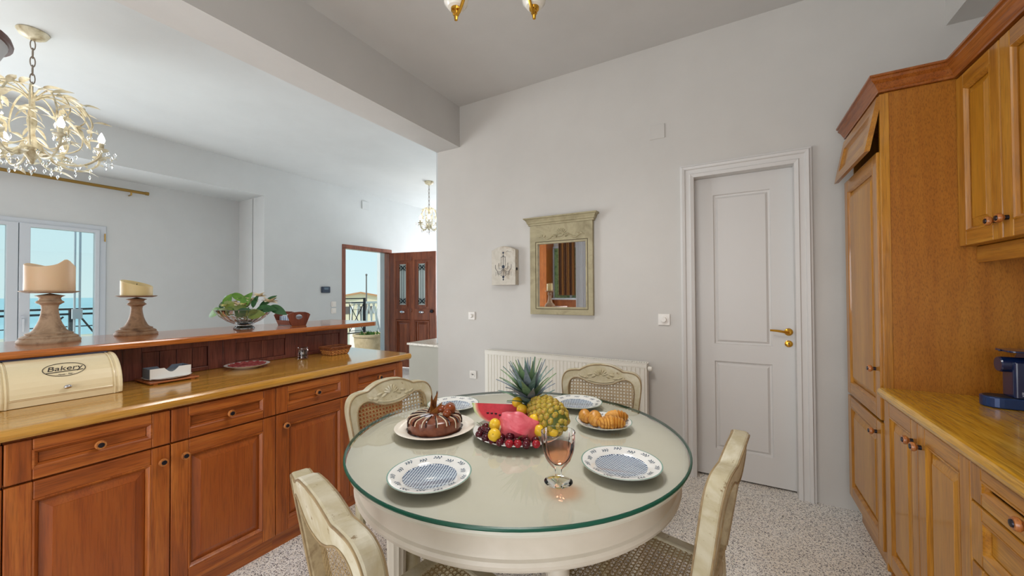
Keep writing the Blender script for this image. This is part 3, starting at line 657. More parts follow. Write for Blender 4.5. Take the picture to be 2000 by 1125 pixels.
def cane(poly, pitch, fn, b, ws=.0032):
    us = [p[0] for p in poly]; vs = [p[1] for p in poly]; cu, cv = (min(us)+max(us))/2, (min(vs)+max(vs))/2
    s2 = math.sqrt(.5)
    for d, sp_, off, w, wd in (((1, 0), pitch, 0, .0008, ws), ((0, 1), pitch, 0, -.0008, ws), ((s2, s2), pitch*s2, .5, .0022, ws*.75), ((s2, -s2), pitch*s2, .5, -.0022, ws*.75)):
        n = (-d[1], d[0]); K = int(.5/sp_)
        for k in range(-K, K+1):
            o = (k+off)*sp_; ts = []
            for i in range(len(poly)):
                p, q = poly[i], poly[(i+1) % len(poly)]
                a = (p[0]-cu)*n[0]+(p[1]-cv)*n[1]-o; c_ = (q[0]-cu)*n[0]+(q[1]-cv)*n[1]-o
                if (a < 0) != (c_ < 0):
                    r_ = a/(a-c_); x, y = p[0]+(q[0]-p[0])*r_, p[1]+(q[1]-p[1])*r_
                    ts.append((x-cu)*d[0]+(y-cv)*d[1])
            ts.sort()
            for i in range(0, len(ts)-1, 2):
                m = max(1, int((ts[i+1]-ts[i])/.05)); V = []
                for j in range(m+1):
                    q = ts[i]+(ts[i+1]-ts[i])*j/m
                    for s_ in (-1, 1): V.append(fn(cu+d[0]*q+n[0]*(o+s_*wd/2), cv+d[1]*q+n[1]*(o+s_*wd/2), w))
                b.add(V, [(2*j, 2*j+1, 2*j+3, 2*j+2) for j in range(m)])
    return b
ho = crom([(.188, .50), (.199, .62), (.212, .74), (.222, .825), (.216, .872), (.192, .899), (.152, .907), (.124, .908), (.106, .918), (.06, .936), (0, .942)])
hi = crom([(.150, .535), (.158, .62), (.170, .72), (.178, .79), (.172, .832), (.152, .853), (.124, .857), (.098, .848), (.068, .834), (.034, .825), (0, .823)])
loop = lambda h: h+[(-u, v) for u, v in h[-2::-1]]
yb = lambda v, u=0: -.204-.170*(v-.48)+.35*u*u
fnC = lambda u, v, w: (u, yb(v, u)+w, v)
def make_chair(lab):
    t = thing('dining_chair', lab, 'chair', group='cane chairs around the table')
    b = B(); b.ring(loop(ho), loop(hi), -.023, .019, fnC, 0, 1)
    bk = local('back_frame', b, [M_chair, M_reveal], t, bev=.006)
    for nm, h, in_ in (('edge_bead', ho, .004), ('inner_bead', hi, -.004)):
        q = loop([(max(u-(in_ if u > .01 else 0), 0), v-(in_ if v > .7 else 0)) for u, v in h])
        local(nm, B().tube([fnC(u, v, .019) for u, v in q], .0035, 6).tube([fnC(u, v, -.023) for u, v in q], .0028, 6), M_cdark, bk)
    b = B()
    for k in range(-3, 4):
        a = k*.42; b.ball(fnC(.024*math.sin(a), .878+.02*math.cos(a), .019), .015, 8, 6, (.34, .4, 1.2), Matrix.Rotation(a, 3, 'Y'))
    for s_ in (-1, 1):
        for q in range(4): b.ball(fnC(s_*(.04+.022*q), .872+.010*math.sin(q*2), .019), .014, 8, 5, (1.2, .35, .45), Matrix.Rotation(s_*(.5-.3*q), 3, 'Y'))
    b.tube([fnC(-.075+.15*i/14, .852-.012*math.sin(PI*i/14), .019) for i in range(15)], .004, 6)
    local('carved_crest', b, M_chair, bk)
    local('back_cane', cane(loop(hi), .0172, lambda u, v, w: fnC(u, v, w+.009), B()), M_cane, t, kind='stuff')
    # seat
    so = crom([(.19, -.215), (.205, -.05), (.228, .12), (.236, .19), (.215, .228), (.15, .232), (.08, .240), (0, .244)], 3)
    si = crom([(.145, -.165), (.158, -.04), (.178, .10), (.184, .15), (.168, .178), (.12, .184), (.06, .19), (0, .193)], 3)
    fs = lambda u, v, w: (u, v, w)
    local('seat_frame', B().ring(loop(so), loop(si), .425, .472, fs), M_chair, t, bev=.007)
    local('seat_cane', cane(loop(si), .0172, lambda u, v, w: (u, v, .465+w*.6), B()), M_cane, t, kind='stuff')
    for s_ in (-1, 1):
        local('leg', B().tube([(s_*.178, -.197, .53), (s_*.182, -.198, .44), (s_*.182, -.205, .25), (s_*.186, -.245, 0)], [.021, .023, .019, .015], 10), M_chair, t)
        local('leg', B().tube([(s_*.196, .195, .44), (s_*.205, .212, .38), (s_*.203, .215, .30), (s_*.192, .198, .14), (s_*.196, .208, .03), (s_*.198, .215, 0)], [.030, .031, .024, .015, .017, .018], 12), M_chair, t)
    for s_ in (-1, 1):
        local('back_post', B().tube([fnC(s_*.182, .53, 0), fnC(s_*.18, .46, .004)], [.02, .021], 10), M_chair, t)
    return t
ch = make_chair('worn cream cane chair by the radiator, facing the camera')
ch.location = (-.612, 1.905, 0); ch.rotation_euler = (0, 0, math.radians(191))
dup(ch, (-1.178, 1.262, 0), math.radians(-101), 'cane chair with its back to the cherry cabinets, beside the cake')
dup(ch, (-.712, .786, 0), math.radians(-16), 'nearest cream cane chair, its back towards the camera at the lower left')
dup(ch, (-.272, 1.300, 0), math.radians(83), 'cane chair seen edge-on at the right of the table, in front of the white door')

# ---------------------------------------------------------------- plates
def print_mat():
    m = pm('check_print', S(220, 226, 232), .12, coat=.4); t_, N, L, b = nodes(m)
    v = mapping(N, L, 'Object', (1, 1, 1), (0, 0, .78), rand=False); ck = N.new('ShaderNodeTexChecker'); ck.inputs['Scale'].default_value = 165
    ck.inputs[1].default_value = S(54, 78, 112); ck.inputs[2].default_value = S(214, 224, 232); L.new(v, ck.inputs[0]); L.new(ck.outputs[0], b.inputs['Base Color']); return m
M_check = print_mat(); M_prim = pm('green_rim', S(120, 158, 144), .15, coat=.4); M_sprig = pm('blue_sprig', S(70, 90, 112), .2)
RP = .127
plate_b = B().lathe([(0, .0), (.07, 0), (.074, .004), (.098, .011), (RP-.001, .0185), (RP, .0205)], 64, (0, 0, 0), mi=0)
plate_b.lathe([(RP, .0205), (RP-.004, .0205)], 64, mi=1).lathe([(RP-.004, .0205), (.086, .0125), (.082, .009)], 64, mi=0).lathe([(.082, .009), (.078, .0065), (0, .0065)], 64, mi=2)
plate_me = plate_b.mesh('dinner_plate', [M_plate, M_prim, M_check])
sb = B()
def leaf2(b, r, a, ln, wd, ang):                        # a printed leaf lying on the plate rim
    P = []
    for q, s_ in ((0, 0), (.35, 1), (.75, .8), (1, 0), (.75, -.8), (.35, -1)):
        u, v = q*ln, s_*wd/2; x = u*math.cos(ang)-v*math.sin(ang); y = u*math.sin(ang)+v*math.cos(ang)
        rr = r+y; aa = a+x/r; P.append((rr*math.cos(aa), rr*math.sin(aa), .0127+(rr-.086)*(.008/(.037))+.0004))
    b.add(P, [tuple(range(6))])
for k in range(14):
    a = 2*PI*k/14; r = .1 if k % 2 else .109
    for q in range(3):
        leaf2(sb, r, a+q*.078, .0105, .0036, 1.1-.2*q); leaf2(sb, r, a+q*.078+.03, .0095, .0034, -1.0+.2*q)
    leaf2(sb, r-.001, a-.02, .026, .0011, .1)
sprig_me = sb.mesh('rim_sprigs', [M_sprig])
def dinner_plate(x, y, lab, z=TZ, grp='blue checked dinner plates on the glass', s=1.0):
    p = bpy.data.objects.new('dinner_plate', plate_me); C.objects.link(p); p.location = (x, y, z); p.scale = (s, s, 1); p.rotation_euler = (0, 0, R.random()*6)
    props(p, lab, 'plate', grp); q = bpy.data.objects.new('rim_sprigs', sprig_me); C.objects.link(q); q.parent = p; return p
dinner_plate(-.809, .895, 'empty blue checked plate at the near left of the table')
dinner_plate(-.320, 1.255, 'empty blue checked plate right of the wine glass')
dinner_plate(-1.215, 1.515, 'empty blue checked plate partly hidden behind the cake')
dinner_plate(-.690, 1.842, 'empty blue checked plate in front of the chair by the radiator')
dinner_plate(-.487, 1.622, 'blue checked plate carrying four croissants', s=.93)
M_cakeplate = mottled('floral_china', S(238, 234, 222), S(236, 222, 206), 12, .15)
cp_ = obj('cake_plate', B().lathe([(0, 0), (.09, 0), (.10, .004), (.155, .017), (.163, .021), (.160, .022), (.118, .011), (.112, .008)], 64, (0, 0, 0), mi=0).lathe([(.112, .008), (0, .008)], 64, mi=1), [M_cakeplate, M_check], loc=(-1.076, 1.222, TZ), label='wide cream plate under the chocolate cake', cat='plate')
pl = obj('fruit_platter', B().lathe([(0, 0), (.10, 0), (.11, .004), (.165, .015), (.178, .022), (.176, .024), (.16, .019), (.12, .009), (0, .008)], 64), M_plate, loc=(-.752, 1.345, TZ), label='large white platter heaped with fruit at the table centre', cat='platter')

# ---------------------------------------------------------------- cake
M_choc = mottled('chocolate_glaze', S(104, 56, 38), S(128, 74, 52), 22, .22, S(86, 44, 30), bmp=.001); M_cdk = pm('dark_chocolate', S(44, 22, 18), .15, coat=.4)
M_wch = pm('white_chocolate', S(222, 206, 178), .3); M_sug = pm('sugar_dust', S(196, 192, 200), .5); M_prof = mottled('caramel_glaze', S(112, 50, 24), S(140, 70, 36), 16, .15)
CK = Vector((-1.076, 1.222, TZ+.0085))
t = thing('chocolate_cake', 'round glazed chocolate cake with drizzle, profiteroles and chocolate shards', 'cake', CK)
lump = lambda p: 1+.03*math.sin(5*p.x+3)*math.sin(6*p.y)+.02*math.sin(11*p.z+4*p.x)
def wob(q): return 1+.018*math.sin(7*q)+.012*math.sin(13*q+1)
obj('base', B().lathe([(0, .0), (.104, .0), (.107, .010), (.108, .038), (.105, .049), (.096, .056), (.07, .0595), (.04, .060), (.02, .058), (0, .057)], 56, CK, sq=wob), M_choc, t)
obj('glaze_pool', B().lathe([(0, .003), (.112, .003), (.114, 0), (0, 0)], 56, CK, sq=lambda q: 1+.03*math.sin(9*q)+.02*math.sin(17*q)), M_cdk, t)
obj('sugar_patch', B().ball(CK+Vector((-.02, -.035, .0545)), .034, 16, 8, (1.2, .9, .26)), M_sug, t)
def drip(b, a, r0_, top=.03, r=.0022):
    pts = []
    for rr, z in ((r0_, .0612), (.07, .0612), (.097, .0572), (.1065, .050), (.1105, .038), (.1105, .02), (.109, .006)):
        if rr >= r0_ or z < .06: pts.append(CK+Vector((rr*wob(a)*math.cos(a), rr*wob(a)*math.sin(a), z)))
    n = 3+int(R.random()*(len(pts)-3)); b.tube(pts[:max(n, 5)], r, 5)
wd_ = B(); dd_ = B()
for k in range(15): drip(wd_, 2*PI*k/15+R.uniform(-.12, .12), R.choice((.02, .04, .06)))
for k in range(13): drip(dd_, 2*PI*k/13+.2+R.uniform(-.15, .15), R.choice((.02, .04)), r=.003)
obj('white_drizzle', wd_, M_wch, t); obj('dark_drizzle', dd_, M_cdk, t)
for x, y, z, r in ((.052, .03, .078, .026), (.03, .062, .075, .022), (.065, -.002, .070, .018), (.012, .03, .072, .02)):
    obj('profiterole', B().ball(CK+Vector((x, y, z)), r, 16, 10, (1, 1, .9), fn=lump), M_prof, t)
for x, y, hgt, w_, ang, tilt in ((-.035, .018, .092, .034, .7, .25), (-.022, .012, .075, .03, 1.25, -.15), (-.028, .03, .088, .014, .2, .1), (-.004, .004, .055, .034, .9, .5)):
    b = B(); M3 = Matrix.Rotation(ang, 3, 'Z') @ Matrix.Rotation(tilt, 3, 'Y'); o_ = CK+Vector((x, y, .057))
    b.prism([(-w_/2, 0), (w_/2, .004), (w_*.15, hgt)], -.0022, .0022, lambda u, v, w: tuple(o_+M3 @ Vector((u, w, v))))
    obj('chocolate_shard', b, [M_cdk if w_ < .02 else mottled('marbled_chocolate', S(150, 96, 44), S(76, 40, 22), 25, .25)], t)

# ---------------------------------------------------------------- fruit
PZ = TZ+.010
D0 = lambda px, py, dep: Vector((0, 0, CAM_H)) + (fw + rt*((px-1000)/F_PX) - uu*((py-562.5)/F_PX))*dep
def melon_mat():
    m = pm('watermelon', S(214, 64, 74), .3, sss=.0); t_, N, L, b = nodes(m); tc_ = N.new('ShaderNodeTexCoord'); mp = N.new('ShaderNodeMapping'); mp.inputs['Scale'].default_value = (1/.135, 1/.098, 1/.098); L.new(tc_.outputs['Object'], mp.inputs[0])
    ln = N.new('ShaderNodeVectorMath'); ln.operation = 'LENGTH'; L.new(mp.outputs[0], ln.inputs[0])
    r_ = ramp(N, [(0, S(214, 70, 82)), (.80, S(206, 56, 66)), (.87, S(226, 150, 130)), (.92, S(226, 226, 180)), (.975, S(176, 196, 120)), (1.0, S(72, 112, 50))]); L.new(ln.outputs['Value'], r_.inputs[0])
    n = noise(N, L, tc_.outputs['Object'], 40, 4); r2 = ramp(N, [(.3, S(222, 222, 222)), (.7, (1, 1, 1, 1))]); L.new(n.outputs[0], r2.inputs[0])
    L.new(mixc(N, L, 1, r_.outputs[0], r2.outputs[0], 'MULTIPLY'), b.inputs['Base Color']); bump(N, L, b, n.outputs[0], .002, .5); return m
M_melon = melon_mat(); M_seed = pm('melon_seed', S(30, 16, 14), .3)
def melon(lab, loc, rot, amp, L_=.135, R_=.098, seeds=True, c0=-1, c1=1):
    t = thing('watermelon_wedge', lab, 'watermelon', loc); t.rotation_euler = rot
    nt_, na, nr = 22, 9, 6; b = B()
    th = [PI*(.5+.5*(-(c1)+(c1-c0)*i/nt_)) if False else math.acos(c1-(c1-c0)*i/nt_) for i in range(nt_+1)]
    V = []; idx = {}
    def vid(x, y, z):
        V.append((x, y, z)); return len(V)-1
    grid = [[(L_*math.cos(q), R_*math.sin(q)*math.sin(-amp+2*amp*k/na), -R_*math.sin(q)*math.cos(-amp+2*amp*k/na)) for k in range(na+1)] for q in th]
    fs = []; n = na+1
    VV = [p for g in grid for p in g]
    b.add(VV, [(i*n+k, i*n+k+1, (i+1)*n+k+1, (i+1)*n+k) for i in range(nt_) for k in range(na)], 0, True)
    for k in (0, na):
        VV = []
        for i in range(nt_+1):
            for j in range(nr+1): p = grid[i][k]; f_ = j/nr; VV.append((p[0], p[1]*f_, p[2]*f_))
        b.add(VV, [(i*(nr+1)+j, i*(nr+1)+j+1, (i+1)*(nr+1)+j+1, (i+1)*(nr+1)+j) for i in range(nt_) for j in range(nr)], 0, False)
    for i in (0, nt_):
        if abs(abs(L_*math.cos(th[i]))-L_) > .001: b.add([(grid[i][0][0], 0, 0)]+grid[i], [tuple(range(na+2))])
    local('flesh', b, M_melon, t)
    if seeds:
        for k in (0, na):
            for q in range(9):
                th_ = math.acos(.62-1.24*q/8); ph = -amp+2*amp*k/na; rr = R_*math.sin(th_)*(.56+.05*math.sin(q*5))
                local('seed', B().ball((L_*math.cos(th_)*.8, rr*math.sin(ph), -rr*math.cos(ph)), .0042, 6, 4, (1.5, .8, .8)), M_seed, t)
    return t
melon('watermelon wedge with black seeds lying behind, rind to the left', tuple(D0(985, 789, 1.60)), (math.radians(10), math.radians(3), math.radians(32)), .62, .135, .082)
M_pink = mottled('melon_flesh', S(214, 84, 98), S(222, 108, 118), 16, .35, S(204, 70, 86), bmp=.002); M_rind = pm('melon_rind', S(226, 214, 170), .4)
cm = D0(1012, 838, 1.455); t = thing('watermelon_chunk', 'pink seedless melon chunk at the front of the platter, above the cherries', 'watermelon', (cm.x, cm.y, PZ+.004))
def chunk(p):
    k = 1/max(abs(p.x)*.92+abs(p.y)*.40, abs(p.z)*.9+abs(p.y)*.55+.10*p.x, abs(p.x-p.z)*.62, .55)**.75
    return k*(.84+.04*math.sin(7*p.x+2*p.z)+.025*math.sin(13*p.z+5*p.y))*(1+.22*max(0, p.x)*max(0, .3-p.z))
MZ = Matrix.Rotation(math.radians(30), 3, 'Z')
b = B().ball((cm.x, cm.y, PZ+.048), .084, 26, 18, (1.02, .60, .70), MZ @ Matrix.Rotation(math.radians(18), 3, 'Y'), fn=chunk)
b.v = [(x, y, max(z, PZ+.005)) for x, y, z in b.v]
obj('flesh', b, M_pink, t)
lc = D0(977, 836, 1.455)
obj('rind', B().ball(tuple(lc), .026, 14, 10, (.25, .8, .9), MZ @ Matrix.Rotation(math.radians(14), 3, 'Y')), M_rind, t)
M_plum = mottled('yellow_plum', S(226, 176, 30), S(236, 196, 52), 14, .3, S(218, 158, 24)); M_stem = pm('stem_brown', S(92, 66, 36), .7)
def plum(lab, x, y, z, r, tilt):
    t = thing('yellow_plum', lab, 'plum', (x, y, z-r), group='yellow plums on the fruit platter'); t.rotation_euler = (tilt[0], tilt[1], 0)
    local('skin', B().ball((0, 0, r), r, 18, 12, fn=lambda p: 1-.10*math.exp(-((1-p.z)/.05)) - .03*math.exp(-(p.x/.12)**2)*(p.y > 0)), M_plum, t)
    local('stem_end', B().ball((0, 0, 2*r-.0035), .0022, 8, 6), M_stem, t)
PL = [('yellow plum resting against the pineapple crown', 1013, 785, 1.60, .0225), ('yellow plum on the ridge of the front melon chunk', 1015, 799, 1.545, .0225), ('yellow plum behind another at the left of the front melon chunk', 961, 827, 1.455, .0225),
      ('yellow plum facing the camera above the cherries', 968.5, 839, 1.42, .0240), ('yellow plum between melon chunk and pineapple', 1047.5, 819, 1.47, .0222), ('yellow plum under the pineapple, left of the wine glass', 1055, 841, 1.435, .0222),
      ('yellow plum seen through the wine glass rim', 1079, 842, 1.43, .0200)]
for i, (lab, px, py, dep, r) in enumerate(PL):
    p = D0(px, py, dep); plum(lab, p.x, p.y, p.z, r, (R.uniform(-1, 1), R.uniform(-.6, .6)) if i != 3 else (1.0, .5))
M_cher = mottled('dark_cherry', S(58, 14, 24), S(92, 20, 34), 20, .1); M_cherr = mottled('red_cherry', S(140, 20, 34), S(168, 34, 46), 24, .18)
chx = [(-.862, 1.249), (-.842, 1.206), (-.800, 1.186), (-.765, 1.180), (-.733, 1.178), (-.762, 1.246), (-.735, 1.292), (-.716, 1.222), (-.697, 1.184), (-.671, 1.199), (-.640, 1.206), (-.612, 1.228), (-.818, 1.232), (-.868, 1.288), (-.79, 1.225), (-.845, 1.252), (-.748, 1.212), (-.686, 1.222), (-.655, 1.238), (-.63, 1.258)]
where = ['leftmost on the platter rim', 'second from the left at the rim', 'third from the left at the rim', 'below the front plum', 'right of the front plum', 'in the second row under the melon', 'high against the melon chunk', 'in the middle of the heap', 'at the front centre', 'right of centre', 'near the right end of the row', 'at the right end by the glass', 'just under the front plum', 'at the far left under the melon rind', 'behind the front row at the left', 'behind the leftmost pair', 'tucked behind the centre', 'behind the red ones', 'behind the right end', 'hidden behind the glass']
for i, (x, y) in enumerate(chx):
    r = .0155; red = i in (9, 11, 8); z = PZ+.0035+(.010 if i in (5, 7, 12) else .02 if i == 6 else 0)
    t = thing('cherry', ('bright red' if red else 'dark')+' cherry '+where[i], 'cherry', (x, y, z), R.random()*6, group='cherries on the fruit platter')
    local('flesh', B().ball((0, 0, r), r, 14, 10, (1, .95, .95), fn=lambda p: 1-.14*math.exp(-((1-p.z)/.08))), M_cherr if red else M_cher, t)
    if i % 3 == 0: local('stalk', B().tube([(0, 0, 2*r-.004), (.006, .002, 2*r+.008), (.018, .004, 2*r+.014)], .0009, 5), M_leafd, t)

# pineapple
pb, pc = D0(1099, 832, 1.43), D0(1042, 790, 1.60)
ax = (pc-pb); Lp = ax.length; axn = ax.normalized()
t = thing('pineapple', 'whole pineapple with a blue-green crown lying on the platter', 'pineapple', (pb.x, pb.y, TZ+.03))
Q = axn.to_track_quat('Z', 'Y').to_matrix(); mid = (pb+pc)/2
M_pine = mottled('pineapple_skin', S(78, 92, 34), S(104, 108, 40), 30, .5); M_eye = mottled('pineapple_eye', S(204, 168, 58), S(164, 146, 52), 55, .45, S(198, 146, 74)); M_tip = pm('eye_tip', S(150, 104, 74), .7)
RPn = .064
prr = lambda q: RPn*(max(1e-4, 1-abs(2*q-1)**2.25))**.5*(1.0+.10*(.5-q))
b = B().lathe([(prr(i/20)*.965, (i/20-.5)*Lp) for i in range(21)], 28, mid, Q); obj('skin', b, M_pine, t)
eb = B().loops([[(math.cos(PI/3*k+.52)*.0148*s_, math.sin(PI/3*k+.52)*.0148*s_, z) for k in range(6)] for s_, z in ((1.0, -.004), (.80, .0035), (.42, .0070))], 0, True, True)
eb.add([(-.003, 0, .005), (.003, 0, .005), (0, .010, .0072), (0, .002, .009)], [(0, 1, 3), (1, 2, 3), (2, 0, 3)], 1)
eye_me = eb.mesh('eye', [M_eye, M_tip])
rows = 11
for j in range(rows):
    q = .018+.965*j/(rows-1); rad = prr(q); n = max(5, round(13.5*rad/RPn))
    for k in range(n):
        a = 2*PI*(k+.5*(j % 2))/n; nrm = Q @ Vector((math.cos(a), math.sin(a), (prr(q-.03)-prr(q+.03))/(.06*Lp))).normalized()
        pos = mid+Q @ Vector((rad*math.cos(a), rad*math.sin(a), (q-.5)*Lp))
        o = bpy.data.objects.new('eye', eye_me); C.objects.link(o); o.parent = t
        zx = nrm; yx = (axn-zx*axn.dot(zx)).normalized(); xx = yx.cross(zx); s_ = .80+.20*rad/RPn
        mw = Matrix(((xx.x, yx.x, zx.x, 0), (xx.y, yx.y, zx.y, 0), (xx.z, yx.z, zx.z, 0), (0, 0, 0, 1))) @ Matrix.Diagonal((s_*1.05, s_*.86, 1, 1)); mw.translation = pos-Vector(t.location)
        o.matrix_basis = mw
M_crown = [mottled('crown_leaf', S(124, 148, 142), S(96, 124, 114), 30, .45, S(146, 166, 164)), mottled('crown_leaf_green', S(100, 128, 88), S(128, 154, 112), 30, .45), mottled('crown_leaf_grey', S(136, 146, 154), S(108, 118, 126), 30, .45)]
up_c = (D0(1022, 690, 1.60)-D0(1040, 794, 1.60)).normalized(); side1 = up_c.cross(Vector((0, 1, 0))).normalized(); side2 = side1.cross(up_c)
base = D0(1038, 797, 1.605)
NL_ = 58
for i in range(NL_):
    f_ = i/(NL_-1); a = i*2.39996; h0 = .004+.105*f_**1.05; ln = .074+.060*math.sin(PI*min(1, f_*1.05))+.038*f_; spread = 1.02*(1-f_)**.8+.09
    d1 = (side1*math.cos(a)+side2*math.sin(a)); start = base+up_c*h0*.95+d1*.010
    if i == NL_-1: ln = .085
    pts = []; dirv = (up_c*math.cos(spread)+d1*math.sin(spread)).normalized(); p = Vector(start)
    b = B(); V = []; wv = up_c.cross(d1).normalized(); n = 7; w0 = .0155
    for k in range(n+1):
        q = k/n; w_ = w0*(1-q**1.6)*(.8+.5*math.sin(PI*min(1, q*1.4)))+.0004; nn = wv.cross(dirv)
        V += [p-wv*w_+nn*.0022, p-nn*.0012, p+wv*w_+nn*.0022, p+nn*.0016]
        p = p+dirv*(ln/n); dirv = (dirv-up_c*(.05 if f_ < .6 else -.01)+d1*(.03)).normalized()
    fs = []
    for k in range(n):
        for s_ in range(4): fs.append((4*k+s_, 4*k+(s_+1) % 4, 4*k+4+(s_+1) % 4, 4*k+4+s_))
    b.add(V, fs, 0, False); obj('leaf', b, M_crown[i % 3], t)

# croissants
M_crois = mottled('croissant_crust', S(196, 130, 46), S(224, 164, 76), 34, .35, S(158, 90, 28), bmp=.002)
M_croisd = mottled('croissant_groove', S(172, 106, 36), S(192, 124, 48), 30, .4)
def croissant(lab, x, y, z, rotz, L_=.105, r=.026, bend=.5, tilt=0):
    t = thing('croissant', lab, 'croissant', (x, y, z), rotz, group='croissants on the plate'); n, m = 72, 16; V = []
    for i in range(n+1):
        q = i/n*2-1; sg = (abs(q)*4.4) % 1; seg = (1-sg)**.8; rr = r*(max(0, 1-abs(q)**2.4))**.55*(.76+.32*seg)+.001; a = q*bend*1.6
        cx_, cy_ = L_/2*math.sin(a)/math.sin(bend*1.6), -(1-math.cos(a))*L_*.55
        for k in range(m):
            t2 = 2*PI*k/m; V.append((cx_+rr*math.cos(t2)*math.sin(a)*.9, cy_+rr*math.cos(t2)*math.cos(a), max(r*.98+rr*math.sin(t2)*1.02, .0004)))
    b = B(); b.add(V, [(i*m+k, i*m+(k+1) % m, (i+1)*m+(k+1) % m, (i+1)*m+k) for i in range(n) for k in range(m)]+[tuple(range(m)), tuple(n*m+k for k in range(m))], 0, True)
    for i in range(n):
        if .70 < (abs((i+.5)/n*2-1)*4.4) % 1:
            for k in range(m): b.m[i*m+k] = 1
    local('crust', b, [M_crois, M_croisd], t); return t
cz = TZ+.0075
croissant('leftmost croissant lying away from the camera', -.562, 1.600, cz, math.radians(118), .095, .0245)
croissant('second croissant from the left, pointing at the camera', -.512, 1.584, cz, math.radians(112), .100, .0275)
croissant('front croissant lying across the plate', -.438, 1.566, cz, math.radians(26), .112, .0265, .35)
croissant('rear right croissant behind the front one', -.442, 1.650, cz, math.radians(42), .10, .0265)

# wine glass
gp = (-.459, 1.068)
t = thing('wine_goblet', 'short fluted glass goblet of rose wine', 'glass', (*gp, TZ))
flu = lambda q: 1+.022*abs(math.cos(q*7))
GL = [(0, .006), (.0415, .0015), (.043, .003), (.040, .006), (.020, .010), (.010, .014), (.0085, .030), (.010, .040), (.022, .050), (.037, .070), (.0465, .095), (.050, .120), (.0510, .150)]
GI = [(.0492, .150), (.0482, .120), (.0445, .096), (.035, .072), (.020, .055), (0, .050)]
b = B().lathe([(0, .0005), (.041, .0005), (.0425, .0025), (.038, .0055), (.020, .0095), (.0105, .014), (.009, .028), (.0105, .036), (.012, .041)], 40, (*gp, TZ))
M_gthin = thin_glass('goblet_glass', (.985, .99, .99, 1), 1.0, 1.28)
obj('foot_and_stem', b, M_gthin, t)
b = B().lathe([(.012, .041), (.022, .050), (.037, .070), (.0462, .095), (.0492, .120), (.0500, .150)], 112, (*gp, TZ), sq=lambda q: 1+.02*math.cos(q*14)); obj('fluted_bowl', b, M_gthin, t)
obj('rim', B().tube([(gp[0]+.0505*math.cos(2*PI*k/40), gp[1]+.0505*math.sin(2*PI*k/40), TZ+.150) for k in range(41)], .0010, 6), M_gthin, t)
M_wine = pm('rose_wine', (1.0, .62, .50, 1), 0, trans=1, ior=1.33)
M_wine = thin_glass('rose_wine', (.965, .66, .52, 1), .9, 1.2)
obj('wine', B().lathe([(0, .0515), (.019, .057), (.0335, .074), (.0428, .0965), (.0450, .108), (0, .108)], 48, (*gp, TZ)), M_wine, t)
# ---------------------------------------------------------------- on the worktop
ZT = .910
t = thing('bread_bin', 'cream enamel roll-top bread bin lettered Bakery', 'bread bin', (-2.53, .45, ZT))
by0, by1 = .285, .632
def binprof(o=0):
    P = [(-2.655+o*.2, ZT+.002), (-2.412-o, ZT+.002), (-2.408-o, ZT+.03)]
    for k in range(11):
        a = PI*.5*k/10; P.append((-2.560+(.150-o)*math.cos(a*.98)+.002, ZT+.032+(.142-o)*math.sin(a)))
    P.append((-2.655+o*.2, ZT+.174-o)); return P
fb = lambda u, v, w: (u, w, v)
obj('body', B().prism(binprof(.004), by0+.012, by1-.012, fb), M_cream, t)
for y in (by0, by1-.016): obj('end_cap', B().prism(binprof(0), y, y+.016, fb), M_cream, t, bev=.005)
for y in (by0+.022, by1-.026):
    obj('end_bead', B().tube([(u+.001, y, v) for u, v in binprof(.003)[1:-1]], .003, 6), M_cream, t)
ld = obj('lid', B().prism([p for p in binprof(.0015)[2:-1]]+[(q[0]-.006, q[1]-.006) for q in binprof(.0015)[2:-1]][::-1], by0+.03, by1-.034, fb), M_cream, t)
obj('lid_rim', B().box(-2.64, -2.555, by0+.016, by1-.016, ZT+.172, ZT+.178), pm('navy_rim', S(36, 42, 70), .3), t, bev=.002)  # rim has its own navy colour
obj('lid_lip', B().tube([(-2.4075, by0+.03, ZT+.037), (-2.4075, by1-.034, ZT+.037)], .0025, 6), M_cream, t)
obj('knob', B().ball((-2.396, .462, ZT+.062), .011, 14, 10, (.9, 1.1, .8)).tube([(-2.414, .462, ZT+.062), (-2.398, .462, ZT+.062)], .004, 8), M_chrome, ld)
def onlid(v):                                           # text plane (x right = +Y, y up) wrapped round the lid
    a = v[1]/.15+.80; r = .1492+v[2]
    return (-2.558+r*math.cos(a*.98), .462+v[0], ZT+.032+(r-.008)*math.sin(a)+.0)
M_ink2 = pm('black_print', S(44, 40, 40), .5)
text('Bakery', .036, None, M_ink2, 'lettering', ld, .25, 'CENTER', onlid)
text('- House -  Fine -', .009, None, M_ink2, 'lettering', ld, 0, 'CENTER', lambda v: onlid((v[0]*.8, v[1]-.031, v[2])))
b = B(); oval = lambda k, n: (.060*math.cos(2*PI*k/n), .036*math.sin(2*PI*k/n)-.004, .0004)
b.tube([onlid(oval(k, 40)) for k in range(41)], .0012, 5)
b.tube([onlid((-.052+.104*k/12, -.019+.004*(k/12), .0004)) for k in range(13)], .0016, 5)
obj('oval_print', b, M_ink2, ld)

